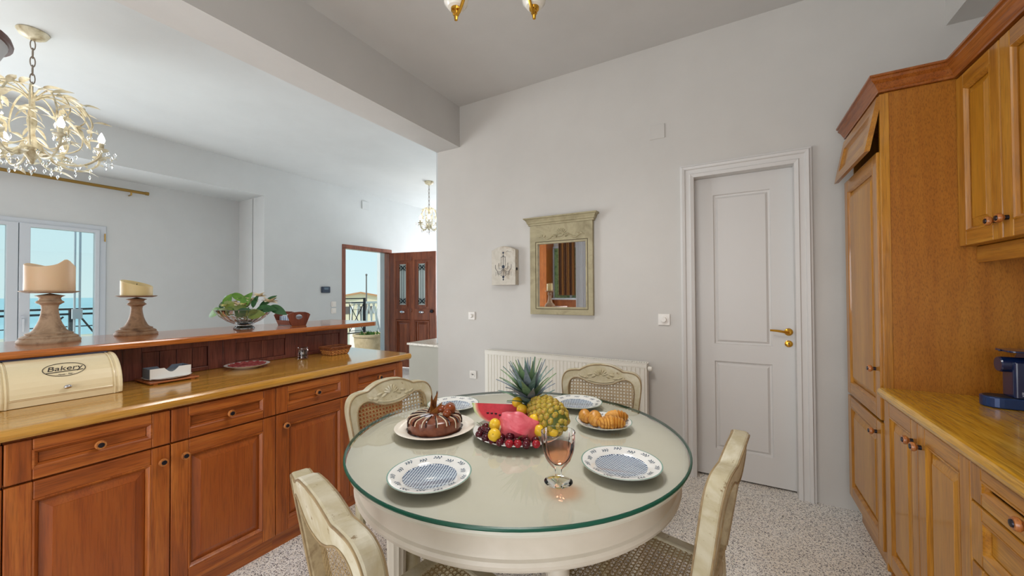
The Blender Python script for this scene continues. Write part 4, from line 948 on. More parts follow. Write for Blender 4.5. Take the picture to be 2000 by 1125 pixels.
M_board = wood('board_wood', S(140, 70, 34), S(172, 98, 52), S(190, 118, 70), 'y', .35, .2)
t = thing('serving_board', 'reddish wooden board under the napkin holder', 'board', (-2.553, .836, ZT))
b = B()
for k in range(6): b.box(-2.655+.034*k+.001, -2.655+.034*(k+1)-.001, .737, .936, ZT+.004, ZT+.013)
for k in range(6): obj('slat', B().box(-2.655+.034*k+.001, -2.655+.034*(k+1)-.001, .737, .936, ZT+.005, ZT+.013), M_board, t, bev=.002)
for y in (.76, .91): obj('foot_bar', B().box(-2.65, -2.456, y-.008, y+.008, ZT, ZT+.005), M_board, t)
sc_ = lambda q: 1+.045*abs(math.cos(q*5))
obj('scalloped_dish', B().lathe([(0, 0), (.07, 0), (.092, .006), (.096, .010), (.093, .010), (.07, .004), (0, .004)], 100, (0, 0, 0), sq=sc_), M_plate, loc=(-2.553, .836, ZT+.0135), label='white scalloped dish between board and napkin holder', cat='dish')
nx0, nx1, ny0, ny1, nz = -2.598, -2.502, .752, .918, ZT+.0185
t = thing('napkin_holder', 'white and grey napkin box with a dipped front', 'napkin holder', ((nx0+nx1)/2, (ny0+ny1)/2, nz))
M_ngrey = pm('grey_wood', S(104, 114, 128), .6)
dip = [(ny0, 0), (ny1, 0), (ny1, .052)]+[(ny1-.05-.06*k/10+.0, .052-.023*math.sin(PI*k/10)) for k in range(11)]+[(ny0, .052)]
for x in (nx1-.006, nx0): obj('front_board' if x > -2.55 else 'back_board', B().prism([(u, nz+v) for u, v in dip], x, x+.006, lambda u, v, w: (w, u, v)), M_plate if x > -2.55 else M_ngrey, t)
for y in (ny0, ny1-.006): obj('end_board', B().box(nx0+.006, nx1-.006, y, y+.006, nz, nz+.051), M_ngrey, t)
obj('base', B().box(nx0+.006, nx1-.006, ny0+.006, ny1-.006, nz, nz+.005), M_ngrey, t)
obj('napkin_stack', B().box(nx0+.010, nx1-.010, ny0+.010, ny1-.010, nz+.006, nz+.034), pm('grey_paper', S(120, 130, 140), .9), label='grey paper napkins stacked in the white napkin box', cat='napkins')

pcx, pcy = -2.545, 1.212
obj('meat_plate', B().lathe([(0, 0), (.06, 0), (.066, .004), (.11, .019), (.116, .022), (.112, .0225), (.075, .010), (0, .009)], 56, (0, 0, 0)), M_plate, loc=(pcx, pcy, ZT), label='white plate of sliced salami on the oak worktop', cat='plate')
M_salami = mottled('salami', S(122, 42, 48), S(150, 60, 62), 60, .35, S(186, 124, 118)); M_skin = pm('salami_skin', S(96, 36, 38), .5)
sl = B().lathe([(0, 0), (.019, 0), (.0195, .0012), (.019, .0024), (0, .0026)], 20); sl_me = sl.mesh('slice', [M_salami])
k = 0
for ring_, n in ((.079, 15), (.052, 10), (.024, 6), (0, 1)):
    for i in range(n):
        a = 2*PI*i/n; s_ = bpy.data.objects.new('salami_slice', sl_me); C.objects.link(s_)
        s_.location = (pcx+ring_*math.cos(a), pcy+ring_*math.sin(a), ZT+(.0158 if ring_ > .07 else .0135 if ring_ > .05 else .0125)); tl = {.079: -.40, .052: -.22, .024: -.12, 0: 0}[ring_]
        s_.rotation_euler = Euler((0, tl, a), 'XYZ') if True else 0
        props(s_, 'thin red salami slice on the white plate', 'salami', 'salami slices on the white plate')
t = thing('glass_jar', 'small clear glass jar of dark coffee capsules', 'jar', (-2.555, 1.562, ZT))
jc = (-2.555, 1.562, ZT)
obj('jar_body', B().lathe([(0, .001), (.030, .001), (.033, .006), (.033, .060), (.029, .066), (.029, .071), (.0275, .071), (.0275, .066), (.031, .060), (.031, .007), (0, .004)], 28, jc), M_glass, t)
obj('lid', B().lathe([(0, .0715), (.031, .0715), (.032, .074), (.030, .079), (.012, .081), (0, .081)], 24, jc), M_glass, t)
M_caps = [pm('capsule_dark', S(36, 32, 34), .3, .4), pm('capsule_silver', S(186, 182, 176), .25, .9), pm('capsule_plum', S(66, 30, 40), .3, .4)]
i = 0
for z in (.006, .020, .034, .047):
    for k in range(5):
        a = 2*PI*k/5+z*60; x, y = jc[0]+.0185*math.cos(a), jc[1]+.0185*math.sin(a)
        c_ = B().lathe([(0, 0), (.0062, 0), (.0075, .010), (.0088, .0105), (.0088, .0117), (0, .0117)], 12, (0, 0, 0)); 
        obj('coffee_capsule', c_, M_caps[i % 3], loc=(x, y, ZT+z), label='coffee capsule inside the clear jar', cat='capsule', group='coffee capsules in the jar'); i += 1

M_wick = [mottled('wicker', S(206, 146, 76), S(178, 112, 52), 40, .5), mottled('wicker_dark', S(112, 62, 36), S(140, 82, 46), 40, .5)]
t = thing('bread_basket', 'small rectangular wicker basket at the end of the worktop', 'basket', (-2.535, 1.79, ZT))
bx_, by_ = -2.535, 1.795
def rect(hx, hy, z, n=10):
    P = []
    for k in range(n): P.append((bx_-hx+2*hx*k/n, by_-hy, z))
    for k in range(n): P.append((bx_+hx, by_-hy+2*hy*k/n, z))
    for k in range(n): P.append((bx_+hx-2*hx*k/n, by_+hy, z))
    for k in range(n): P.append((bx_-hx, by_+hy-2*hy*k/n, z))
    return P
obj('base', B().box(bx_-.046, bx_+.046, by_-.062, by_+.062, ZT+.001, ZT+.004), M_wick[1], t)
for j in range(6):
    z = ZT+.006+.0085*j; q = j/5; P = rect(.050+.014*q, .066+.014*q, z)
    P = [(x+(.0025 if (k+j) % 2 else -.0025)*(1 if x > bx_ else -1), y+(.0025 if (k+j) % 2 else -.0025)*(1 if y > by_ else -1), z) for k, (x, y, z) in enumerate(P)]
    obj('weaver', B().tube(P+[P[0]], .004, 6), M_wick[0 if j < 4 else 1], t)
A_, E_ = rect(.050, .066, ZT+.004), rect(.066, .082, ZT+.056)
for k in range(0, 40, 2): obj('stake', B().tube([A_[k], E_[k]], .0035, 6), M_wick[1], t)
obj('rim', B().tube(E_+[E_[0]], .006, 8), M_wick[1], t)

# ---------------------------------------------------------------- on the bar
ZB = 1.121
M_stand = mottled('weathered_wood', S(150, 124, 98), S(176, 150, 122), 16, .6, S(118, 92, 70), (S(214, 204, 188), .66), bmp=.002); M_stand2 = mottled('weathered_wood_dark', S(118, 88, 62), S(146, 114, 84), 18, .6, S(92, 66, 46), (S(190, 172, 146), .68), bmp=.002)
M_wax = pm('candle_wax', S(216, 186, 150), .5, sss=.25); M_wax2 = pm('candle_wax_ivory', S(210, 190, 138), .5, sss=.25); M_wick_ = pm('wick', S(50, 40, 34), .9)
def holder(x, y, s, mat, lab, hz=1.0):
    P = [(0, 0), (.103, 0), (.105, .006), (.104, .013), (.096, .022), (.097, .028), (.088, .034), (.078, .038), (.079, .046), (.064, .052), (.056, .060), (.050, .072), (.042, .090), (.035, .112), (.030, .140), (.0275, .168), (.030, .182), (.038, .189), (.047, .195), (.046, .200), (.038, .206), (.035, .216), (.038, .222), (.050, .229), (.074, .241), (.098, .2480), (.099, .2515), (.092, .2525), (0, .249)]
    t = thing('candle_holder', lab, 'candle holder', (x, y, ZB))
    k = [i for i, p in enumerate(P) if p[1] <= .046][-1]
    obj('base', B().lathe([(r*s, z*s*hz) for r, z in P[:k+1]]+[(0, P[k][1]*s*hz+.001)], 40, (x, y, ZB)), mat, t)
    obj('stem', B().lathe([(0, P[k][1]*s*hz)]+[(r*s, z*s*hz) for r, z in P[k:-5]]+[(0, P[-5][1]*s*hz)], 40, (x, y, ZB)), mat, t)
    obj('drip_dish', B().lathe([(0, P[-5][1]*s*hz)]+[(r*s, z*s*hz) for r, z in P[-5:]], 40, (x, y, ZB)), mat, t)
    return ZB+.2500*s*hz
def candle(x, y, z, r, topf, mat, lab):
    t = thing('candle', lab, 'candle', (x, y, z)); n = 44; b = B(); V = []
    for i in range(n):
        a = 2*PI*i/n; h = topf(a)
        for rr, zz in ((r*.98, 0), (r, .004), (r, h-.008), (r*.985, h-.002), (r*.93, h), (r*.86, h-.006), (r*.55, h*.55+.30*topf(a+PI)-.02)): V.append((x+rr*math.cos(a), y+rr*math.sin(a), z+zz))
    b.add(V, [(i*7+k, ((i+1) % n)*7+k, ((i+1) % n)*7+k+1, i*7+k+1) for i in range(n) for k in range(6)], 0, True)
    b.add([V[i*7+6] for i in range(n)], [tuple(range(n))], 0, True); b.add([V[i*7] for i in range(n)], [tuple(range(n))])
    obj('wax', b, mat, t); obj('wick', B().tube([(x, y, z+topf(0)*.70), (x+.003, y, z+topf(0)*.70+.03)], .0018, 6), M_wick_, t)
va = math.atan2(r0.y, r0.x)                            # direction towards the right of the room as seen from the table
z1 = holder(-2.915, .50, 1.0, M_stand, 'large weathered candle holder in front of the balcony door')
candle(-2.915, .50, z1, .083, lambda a: .128+.010*math.cos(2*(a-va)-.6)+.022*math.exp(-((((a-va+PI) % (2*PI))-PI)/.30)**2)-.006*math.exp(-((((a-va+2.2) % (2*PI))-PI)/.6)**2), M_wax, 'cream pillar candle with a raised wax peak, larger of the two')
z2 = holder(-3.005, .842, .90, M_stand2, 'smaller brown candle holder right of the balcony door', 1.0)
candle(-3.005, .842, z2, .069, lambda a: .074-.020*math.sin((a-va)+PI/2-.2)*1.0+.0, M_wax2, 'short ivory pillar candle with a slanting top')
z3 = holder(-2.79, .03, .85, M_stand, 'third candle holder at the bar end, seen only in the mirror', 1.25)
candle(-2.79, .03, z3, .05, lambda a: .13+.004*math.cos(a), M_wax2, 'plain ivory candle at the bar end, seen in the mirror')

bc = (-2.87, 1.345)
t = thing('crystal_bowl', 'cut crystal footed bowl holding the gardenia cuttings', 'bowl', (*bc, ZB))
fac = lambda q: 1-.035*abs(math.sin(q*10))
b = B().lathe([(0, .0), (.058, .0), (.062, .005), (.050, .016), (.042, .022), (.058, .034), (.095, .052), (.128, .078), (.152, .105), (.165, .128)], 120, (*bc, ZB), sq=fac, smooth=False)
b.lathe([(.165, .128), (.160, .130), (.155, .126), (.142, .104), (.118, .080), (.088, .058), (.05, .042), (0, .038)], 60, (*bc, ZB)); obj('bowl', b, M_crystal, t)
t = thing('gardenia_cuttings', 'glossy green leaves and cream gardenia blooms in the crystal bowl', 'flowers', (*bc, ZB+.05))
M_lf = [mottled('gardenia_leaf', S(62, 108, 26), S(98, 142, 42), 14, .5), mottled('gardenia_leaf_deep', S(26, 70, 34), S(48, 96, 46), 14, .5), mottled('gardenia_leaf_olive', S(84, 102, 36), S(112, 126, 52), 14, .5)]
M_pet = mottled('gardenia_petal', S(240, 232, 206), S(226, 206, 170), 18, .5); M_petg = mottled('gardenia_bud', S(206, 206, 120), S(230, 222, 170), 18, .5)
def leafmesh(b, o, d, nrm, ln, wd, curl=.25, n=8, fold=.22):
    d = d.normalized(); s_ = d.cross(nrm).normalized(); nn = s_.cross(d).normalized(); V = []
    for k in range(n+1):
        q = k/n; w_ = wd*(math.sin(PI*q**.85))**.8+.0006; c_ = o+d*(ln*q)-nn*(curl*ln*q*q)
        V += [c_-s_*w_+nn*(fold*w_), c_-nn*.0008, c_+s_*w_+nn*(fold*w_), c_+nn*.0010]
    b.add(V, [(4*k+i, 4*k+(i+1) % 4, 4*k+4+(i+1) % 4, 4*k+4+i) for k in range(n) for i in range(4)], 0, True); return b
rv, fv_, uv = Vector(r0), Vector(f0), Vector((0, 0, 1)); o3 = Vector((*bc, ZB))
# (right, up, depth) of the leaf base in metres from the bowl foot, direction (right, up, depth), length, half width, facing (right, up, depth), tone
LV = [((-.15, .125, 0), (-1, -.28, 0), .118, .034, (.05, .55, -1), 0), ((-.11, .14, -.02), (.12, 1, .1), .10, .030, (0, .1, -1), 0), ((-.11, .20, .02), (-1, -.02, .2), .085, .026, (0, .4, -1), 1), ((-.085, .235, 0), (1, -.45, 0), .110, .024, (.2, .5, -1), 0),
      ((.015, .135, -.04), (.38, 1, 0), .12, .034, (-.2, .1, -1), 0), ((-.16, .13, .02), (-.3, .6, .1), .06, .018, (0, .2, -1), 1), ((.10, .13, -.03), (1, .10, -.1), .13, .030, (0, .6, -1), 1), ((.10, .14, 0), (.8, .75, .2), .12, .024, (-.2, .5, -.9), 1), ((.17, .15, 0), (1, -.42, 0), .120, .030, (.1, .6, -1), 1),
      ((.08, .14, -.03), (.2, 1, 0), .09, .024, (-.3, .1, -1), 1), ((-.02, .13, -.05), (-.7, .45, 0), .11, .030, (.2, .3, -1), 2), ((.06, .13, -.06), (-.8, .2, -.1), .10, .026, (0, .6, -.8), 2), ((-.05, .10, -.07), (-.6, .15, 0), .10, .032, (0, .3, -1), 2), ((.07, .095, -.08), (.8, .1, 0), .11, .034, (0, .3, -1), 2), ((.0, .09, -.08), (.5, .25, 0), .10, .032, (0, .3, -1), 1), ((-.09, .10, -.06), (.4, .2, 0), .09, .03, (0, .3, -1), 1), ((.13, .17, .03), (.6, .8, .3), .08, .022, (-.3, .4, -.9), 1), ((-.02, .14, .06), (-.2, .7, .3), .09, .03, (0, .3, -1), 2), ((.06, .08, .03), (-.9, .1, .2), .12, .034, (0, .5, -.8), 2)]
v3 = lambda q: rv*q[0]+uv*q[1]+fv_*q[2]
for o_, d_, ln, wd, n_, mi in LV: obj('leaf', leafmesh(B(), o3+v3(o_), v3(d_), v3(n_), ln, wd), M_lf[mi], t)
for o_, r_, g in (((-.075, .165, 0), .034, 0), ((-.02, .155, -.02), .036, 0), ((.055, .185, -.01), .036, 0), ((.10, .215, 0), .036, 0), ((.165, .175, .01), .042, 0), ((-.10, .15, -.04), .026, 1), ((.03, .16, -.05), .022, 1), ((-.045, .20, .03), .03, 0)):
    b = B(); cc = o3+v3(o_)
    for k in range(9):
        a = k*2.4; el = .2+.9*(k/9); dd = (rv*math.cos(a)+fv_*math.sin(a))*math.cos(el)+uv*math.sin(el)
        leafmesh(b, cc, dd, uv+dd*-.4, r_*1.25, r_*.52, .35, 5, .3)
    obj('flower', b, M_petg if g else M_pet, t)
b = B()
for k in range(7): a = k*.9; b.tube([o3+uv*.045+rv*.03*math.cos(a)+fv_*.03*math.sin(a), o3+uv*.14+rv*.10*math.cos(a)+fv_*.08*math.sin(a)], .0035, 6)
obj('stems', b, M_leafd, t)

M_tray = wood('tray_wood', S(96, 42, 24), S(124, 60, 36), S(144, 78, 50), 'z', .35, .2)
t = thing('wooden_caddy', 'brown wooden caddy with oval hand holes beside the crystal bowl', 'caddy', (-2.86, 1.662, ZB))
cyy = 1.662
def endp(x, s_):
    n = 32; out, inn = [], []
    P = [(-.052, 0), (.052, 0), (.086, .078), (.070, .090), (.045, .098), (0, .101), (-.045, .098), (-.070, .090), (-.086, .078)]
    per = []
    for i in range(len(P)):
        a, b_ = P[i], P[(i+1) % len(P)]
        for k in range(4): per.append((a[0]+(b_[0]-a[0])*k/4, a[1]+(b_[1]-a[1])*k/4))
    for u, v in per:
        an = math.atan2(v-.064, u); inn.append((.026*math.cos(an), .064+.018*math.sin(an)))
    return B().ring(per, inn, x, x+.009, lambda u, v, w: (w, cyy+u, ZB+v))
for x in (-2.772, -2.945): obj('end_board', endp(x, 1), M_tray, t, bev=.0015)
obj('base', B().box(-2.936, -2.773, cyy-.05, cyy+.05, ZB+.002, ZB+.010), M_tray, t)
for s_ in (-1, 1): obj('side_board', B().prism([(cyy+s_*.052, ZB+.004), (cyy+s_*.058, ZB+.004), (cyy+s_*.072, ZB+.040), (cyy+s_*.066, ZB+.040)], -2.936, -2.773, lambda u, v, w: (w, u, v)), M_tray, t)
M_nap = mottled('blue_white_napkin', S(226, 230, 236), S(150, 176, 206), 10, .8)
for k in range(5): obj('folded_napkin', B().box(-2.93+.028*k, -2.914+.028*k, cyy-.052, cyy+.052, ZB+.011, ZB+.068+.003*(k % 2)), M_nap, label='folded blue and white napkin standing in the brown caddy', cat='napkin', group='napkins in the wooden caddy', bev=.003)

# ---------------------------------------------------------------- chandeliers
M_iv = mottled('ivory_metal', S(226, 220, 196), S(204, 196, 168), 20, .4, S(160, 142, 108)); M_bulb = pm('lit_bulb', (1, .96, .9, 1), .3, emit=9, ecol=(1, .93, .82, 1)); M_dch = pm('dark_chain', S(140, 128, 116), .4, .5)
def crystal(b, c, s): 
    x, y, z = c; b.add([(x, y, z+s), (x+s*.55, y, z), (x, y+s*.55, z), (x-s*.55, y, z), (x, y-s*.55, z), (x, y, z-s*1.35)], [(0, 1, 2), (0, 2, 3), (0, 3, 4), (0, 4, 1), (5, 2, 1), (5, 3, 2), (5, 4, 3), (5, 1, 4)])
def chandelier(lab, loc, drop, arms, R1, H):
    """loc: ceiling point; drop: chain length; R1: arm radius; H: body height"""
    t = thing('chandelier', lab, 'chandelier', loc)
    L0 = lambda n_, b, m, p=t: local(n_, b, m, p)
    L0('ceiling_rose', B().lathe([(0, -.001), (.072, -.001), (.074, -.006), (.060, -.032), (.040, -.046), (.014, -.05), (.010, -.06), (0, -.06)], 32), M_iv)
    n = max(4, int((drop-.06)/.055))
    for k in range(n):
        z = -.06-(drop-.06)*(k+.5)/n; b = B(); hl = (drop-.06)/n*.62
        pts = [(.011*math.sin(2*PI*i/14) if k % 2 else 0, 0 if k % 2 else .011*math.sin(2*PI*i/14), z+hl*math.cos(2*PI*i/14)) for i in range(15)]
        L0('chain_link', b.tube(pts, .0032, 6), M_dch)
    L0('column', B().lathe([(0, 0), (.012, -.005), (.022, -.03), (.012, -.05), (.016, -.12), (.024, -.2*H/.5), (.014, -.55*H), (.020, -.62*H), (.045, -.70*H), (.055, -.76*H), (.040, -.83*H), (.018, -.90*H), (.012, -.95*H), (0, -.97*H)], 20, (0, 0, -drop)), M_iv)
    ab = B(); zb = -drop-.76*H
    path = [(.04, 0, zb), (R1*.35, 0, zb-.14*H), (R1*.7, 0, zb-.16*H), (R1*.95, 0, zb-.04*H), (R1, 0, zb+.06*H)]
    ab.tube(crom(path, 5), .007, 6)
    sw = [(.02, 0, -drop-.06*H), (R1*.35, 0, -drop+.0), (R1*.68, 0, -drop-.10*H), (R1*.86, 0, -drop-.32*H), (R1*.80, 0, -drop-.46*H)]
    ab.tube(crom(sw, 5), .0055, 6)
    for q, o_, s_ in ((.3, path[1], 1), (.6, path[2], -1), (.8, path[3], 1), (.4, sw[1], 1), (.5, sw[2], -1), (.7, sw[3], 1), (.7, sw[2], 1), (.2, sw[4], -1)):
        leafmesh(ab, Vector(o_), Vector((.5, s_*.6, .35+.4*s_*q)), Vector((0, .2, 1)), .085*R1/.33+.01, .017*R1/.33, .5, 6)
    arm_me = ab.mesh('arm', [M_iv])
    sb_ = B(); q1 = [(.02, 0, -drop-.10*H), (R1*.30, 0, -drop+.02*H), (R1*.58, 0, -drop-.06*H), (R1*.70, 0, -drop-.24*H), (R1*.58, 0, -drop-.36*H)]
    q2 = [(.03, 0, zb+.10*H), (R1*.35, 0, zb-.0*H), (R1*.62, 0, zb+.10*H), (R1*.66, 0, zb+.28*H), (R1*.52, 0, zb+.32*H)]
    for q_ in (q1, q2):
        sb_.tube(crom(q_, 5), .0042, 6)
        for k_ in ((2, 4) if q_ is q1 else (3,)):
            for s_ in (-1, 1): leafmesh(sb_, Vector(q_[k_]), Vector((.4, s_*.7, .5-.2*k_)), Vector((0, .2, 1)), .075*R1/.33+.008, .016*R1/.33, .6, 5)
    for k_ in range(5): leafmesh(sb_, Vector(q1[4]), Vector((math.cos(k_*1.25), math.sin(k_*1.25), .4)), Vector((0, 0, 1)), .045*R1/.33, .016*R1/.33, .3, 5)
    sc_me = sb_.mesh('scroll', [M_iv])
    bo = B().lathe([(0, zb+.06*H), (.012, zb+.06*H), (.036, zb+.085*H), (.038, zb+.10*H), (.030, zb+.095*H), (.013, zb+.085*H), (.013, zb+.09*H+.045), (0, zb+.09*H+.045)], 16, (R1, 0, 0)).mesh('candle_cup', [M_iv])
    bu = B().lathe([(0, 0), (.010, .002), (.017, .016), (.019, .030), (.012, .052), (.004, .070), (0, .076)], 14, (R1, 0, zb+.09*H+.045)).mesh('bulb', [M_bulb])
    CR = [((R1+.036*math.cos(q*1.2566), .036*math.sin(q*1.2566), zb+.085*H-.02), .014) for q in range(5)]+[((R1*(.4+.22*q), 0, zb-.15*H-.035), .016) for q in range(3)]
    CR += [((R1*.80, 0, -drop-.52*H), .017), ((R1*.9, .02, -drop-.40*H), .012), ((R1+.07, 0, zb+.03*H), .020), ((R1+.045, .02, zb-.01*H), .018), ((R1*.55, .06, zb-.02*H), .015), ((R1*.62, -.05, zb-.06*H-.03), .017), ((R1*.3, .03, zb-.16*H-.03), .015)]
    cb = B(); crystal(cb, (0, 0, 0), 1.0); cr_me = cb.mesh('crystal_drop', [M_crystal])
    for i in range(arms):
        a = 2*PI*i/arms+.2
        def add(nm, me, par, rot=True):
            o = bpy.data.objects.new(nm, me); C.objects.link(o); o.parent = par
            if rot: o.rotation_euler = (0, 0, a)
            return o
        A = add('arm', arm_me, t); add('candle_cup', bo, A, False); add('bulb', bu, A, False)
        for c_, s_ in CR:
            o = add('crystal_drop', cr_me, A, False); o.location = c_; o.scale = (s_,)*3
        o = bpy.data.objects.new('scroll', sc_me); C.objects.link(o); o.parent = t; o.rotation_euler = (0, 0, a+PI/arms)
    b = B(); crystal(b, (0, 0, -drop-H-.02), .03); L0('pendant_crystal', b, M_crystal)
    return t
chandelier('large ivory chandelier with lit candle bulbs and crystal drops at the upper left', (-4.0, .60, ZL), .40, 8, .335, .50)
point((-4.0, .60, ZL-.62), 4.5, .22, (1, .9, .76))
chandelier('small crystal chandelier far away near the entrance door', (-4.10, 4.53, ZL), .42, 6, .15, .36)
point((-4.10, 4.53, ZL-.48), 3.5, .12, (1, .93, .82))

# ceiling lamp over the table: only the lowest tips reach into the frame
t = thing('ceiling_lamp', 'brass ceiling lamp with white glass bowls over the table, cut by the top edge', 'lamp', (-.85, 1.40, ZK))
lz = 2.80
obj('rose', B().lathe([(0, ZK), (.07, ZK), (.06, ZK-.03), (0, ZK-.04)], 24, (-.85, 1.40, 0)), M_brass, t)
obj('stem', B().tube([(-.85, 1.40, ZK-.03), (-.85, 1.40, lz+.10)], .012, 10), M_brass, t)
obj('hub', B().ball((-.85, 1.40, lz+.09), .04, 16, 10), M_brass, t)
M_opal = pm('opal_glass', S(240, 236, 226), .25, coat=.3)
for k, ad in enumerate((164, 92, 20, -52, -124)):
    a = math.radians(ad); q = Vector((-.85+.335*math.cos(a), 1.40+.335*math.sin(a), 0)); rd = Vector((math.cos(a), math.sin(a), 0)); zz = lz-.045 if k == 0 else lz+.0
    m = Vector((-.85, 1.40, lz+.09))
    arm = obj('arm', B().tube(crom([tuple(m+rd*.03), tuple(m+rd*.16+Vector((0, 0, .03))), tuple(q-rd*.05+Vector((0, 0, zz-.0))), tuple(q+Vector((0, 0, zz-.035)))], 5), [.008]*15+[.006], 8), M_brass, t)
    obj('shade', B().lathe([(.018, zz+.002), (.040, zz+.008), (.058, zz+.030), (.064, zz+.07), (.062, zz+.075), (.055, zz+.032), (.038, zz+.012), (.018, zz+.006)], 28, q), M_opal, arm)
    obj('finial', B().lathe([(0, zz-.055), (.008, zz-.053), (.011, zz-.03), (.016, zz-.026), (.016, zz-.012), (.024, zz-.008), (.026, zz+.006), (0, zz+.012)], 18, q), M_brass, arm)
sl_ = bpy.data.lights.new('lamp_light', 'SPOT'); sl_.energy = 80; sl_.spot_size = math.radians(165); sl_.spot_blend = 1.0; sl_.shadow_soft_size = .30; sl_.color = (1, .975, .94)
so_l = bpy.data.objects.new('lamp_light', sl_); so_l.location = (-.85, 1.40, 2.70); C.objects.link(so_l)

# pendant shade whose corner enters at the far left edge
pc_ = Vector((-2.571, .130, 0))
t = thing('pendant_lamp', 'pale tapered pendant shade with a brown top rim at the far left edge', 'lamp', (pc_.x, pc_.y, 2.845))
obj('rod', B().tube([(pc_.x, pc_.y, 2.844), (pc_.x, pc_.y, 2.36)], .008, 8), M_dbrass, t)
obj('rim', B().lathe([(.180, 2.352), (.204, 2.352), (.206, 2.362), (.200, 2.382), (.180, 2.386), (0, 2.387), (0, 2.352)], 40, pc_), pm('brown_rim', S(96, 62, 56), .4), t)
obj('shade', B().lathe([(.192, 2.352), (.146, 2.236), (.143, 2.236), (.188, 2.351)], 40, pc_), pm('pale_shade', S(188, 192, 196), .6), t)
# ---------------------------------------------------------------- what the mirror shows behind the camera
M_orange = wood('orange_wood', S(150, 78, 26), S(176, 98, 38), S(196, 118, 54), 'z', .4, .15)
t = thing('wardrobe', 'tall orange wood cupboard seen only in the mirror', 'wardrobe', (-4.2, YF+.2, 0))
obj('body', B().box(-4.9, -3.60, YF+.002, YF+.42, 0, 2.6), M_orange, t, bev=.004)
obj('wainscot', B().box(-3.59, -2.72, YF+.001, YF+.03, 0, 1.20), M_orange, label='orange wood wainscot below the rear window, seen in the mirror', cat='panelling', kind='structure')
t = thing('window_3', 'rear window with foliage behind, seen in the mirror', 'window', (-3.25, YF, 1.22), kind='structure')
obj('sill', B().box(-3.60, -2.75, YF+.002, YF+.14, 1.20, 1.235), M_upvc, t)
b = B()
for x in (-3.595, -3.17, -2.745): b.box(x-.02, x+.02, YF+.002, YF+.05, 1.24, 2.4)
obj('frame', b.box(-3.6, -2.74, YF+.002, YF+.05, 2.38, 2.42), M_upvc, t)
obj('pane', B().box(-3.58, -2.76, YF+.003, YF+.006, 1.24, 2.38), mottled('foliage_view', S(60, 104, 52), S(150, 176, 120), 9, .3, S(34, 66, 34)), t)
def curtain(name, lab, x0, x1, y, z0, z1, mat, amp=.025, n=40):
    P = [(x0+(x1-x0)*i/n, y+amp*math.sin(i*1.3)) for i in range(n+1)]
    b = B(); b.add([(px, py, z) for z in (z0, z1) for px, py in P]+[(px, py-.003, z) for z in (z0, z1) for px, py in P], [(i, i+1, n+2+i, n+1+i) for i in range(n)]+[(2*n+2+i, 3*n+3+i, 3*n+4+i, 2*n+3+i) for i in range(n)], 0, True)
    return obj(name, b, mat, label=lab, cat='curtain')
M_strp = pm('striped_cloth', S(90, 60, 50), .9); t_, N_, L_, b_ = nodes(M_strp); wv_ = N_.new('ShaderNodeTexWave'); wv_.inputs['Scale'].default_value = 9; tc_ = N_.new('ShaderNodeTexCoord'); L_.new(tc_.outputs['Object'], wv_.inputs[0])
rr_ = ramp(N_, [(.2, S(70, 44, 40)), (.45, S(150, 110, 70)), (.7, S(96, 80, 84)), (.9, S(186, 130, 60))]); L_.new(wv_.outputs[1], rr_.inputs[0]); L_.new(rr_.outputs[0], b_.inputs['Base Color'])
curtain('curtain', 'brown striped curtain over the rear window, seen in the mirror', -3.40, -3.0, YF+.20, 1.30, 2.6, M_strp)
curtain('curtain', 'long white curtain beside the rear window, seen in the mirror', -2.98, -2.70, YF+.22, .05, 2.6, pm('white_cloth', S(214, 214, 216), .9))
obj('curtain_rod', B().tube([(-3.7, YF+.21, 2.61), (-2.6, YF+.21, 2.61)], .014, 8).box(-3.66, -3.64, YF, YF+.21, 2.60, 2.62).box(-2.64, -2.62, YF, YF+.21, 2.60, 2.62), M_dbrass, label='brass rod carrying the rear curtains', cat='curtain rod')
t = thing('light_surround_rear', 'added window frame around the unseen area light behind the camera, no opening', 'window', (-.75, YF, .1), kind='structure')  # surround added for the fill light on a closed wall
b = B()
for x in (-2.08, .58): b.box(x-.03, x+.03, YF+.001, YF+.06, .13, 2.33)
obj('frame', b.box(-2.1, .6, YF+.001, YF+.06, 2.31, 2.36).box(-2.1, .6, YF+.001, YF+.09, .10, .155), M_upvc, t)

# ---------------------------------------------------------------- outside
M_ter = mottled('terrace_stone', S(206, 198, 184), S(222, 214, 200), 3, .8)
obj('terrace', B().box(-8.45, XF-.30, -3, 9.5, -.20, -.06), M_ter, label='pale stone terrace outside the living room', cat='terrace', kind='structure')
M_sea = mottled('sea_water', S(150, 196, 200), S(166, 206, 208), .01, .45); M_land = mottled('dry_land', S(214, 206, 184), S(190, 188, 160), .15, .9, S(226, 214, 190))
obj('sea', B().box(-2600, -60, -1800, 1800, -9.6, -9.5), M_sea, label='turquoise sea stretching to the horizon', cat='sea', kind='stuff')
obj('shore', B().prism([(-9, -60), (-90, -90), (-98, -40), (-104, 0), (-100, 30), (-118, 60), (-160, 120), (-9, 120)], -12, -5.6), M_land, label='pale dry shore below the house', cat='land', kind='structure')
obj('hillside', B().prism([(-10, 6), (-40, 20), (-100, 50), (-160, 120), (-60, 140), (-10, 60)], -10, -4.2), M_land, label='dry yellowish ground beyond the entrance railing', cat='land', kind='structure')
M_rail = pm('grey_iron', S(66, 78, 84), .5, .5)
t = thing('balcony_railing', 'grey iron balcony railing with crossed bars outside the window', 'railing', (-8.2, 1.6, -.06))
for z in (1.155, 1.085): obj('rail', B().box(-8.215, -8.185, -2.6, 4.6, z-.014, z+.014), M_rail, t)
obj('rail', B().box(-8.215, -8.185, -2.6, 4.6, .08, .105), M_rail, t)
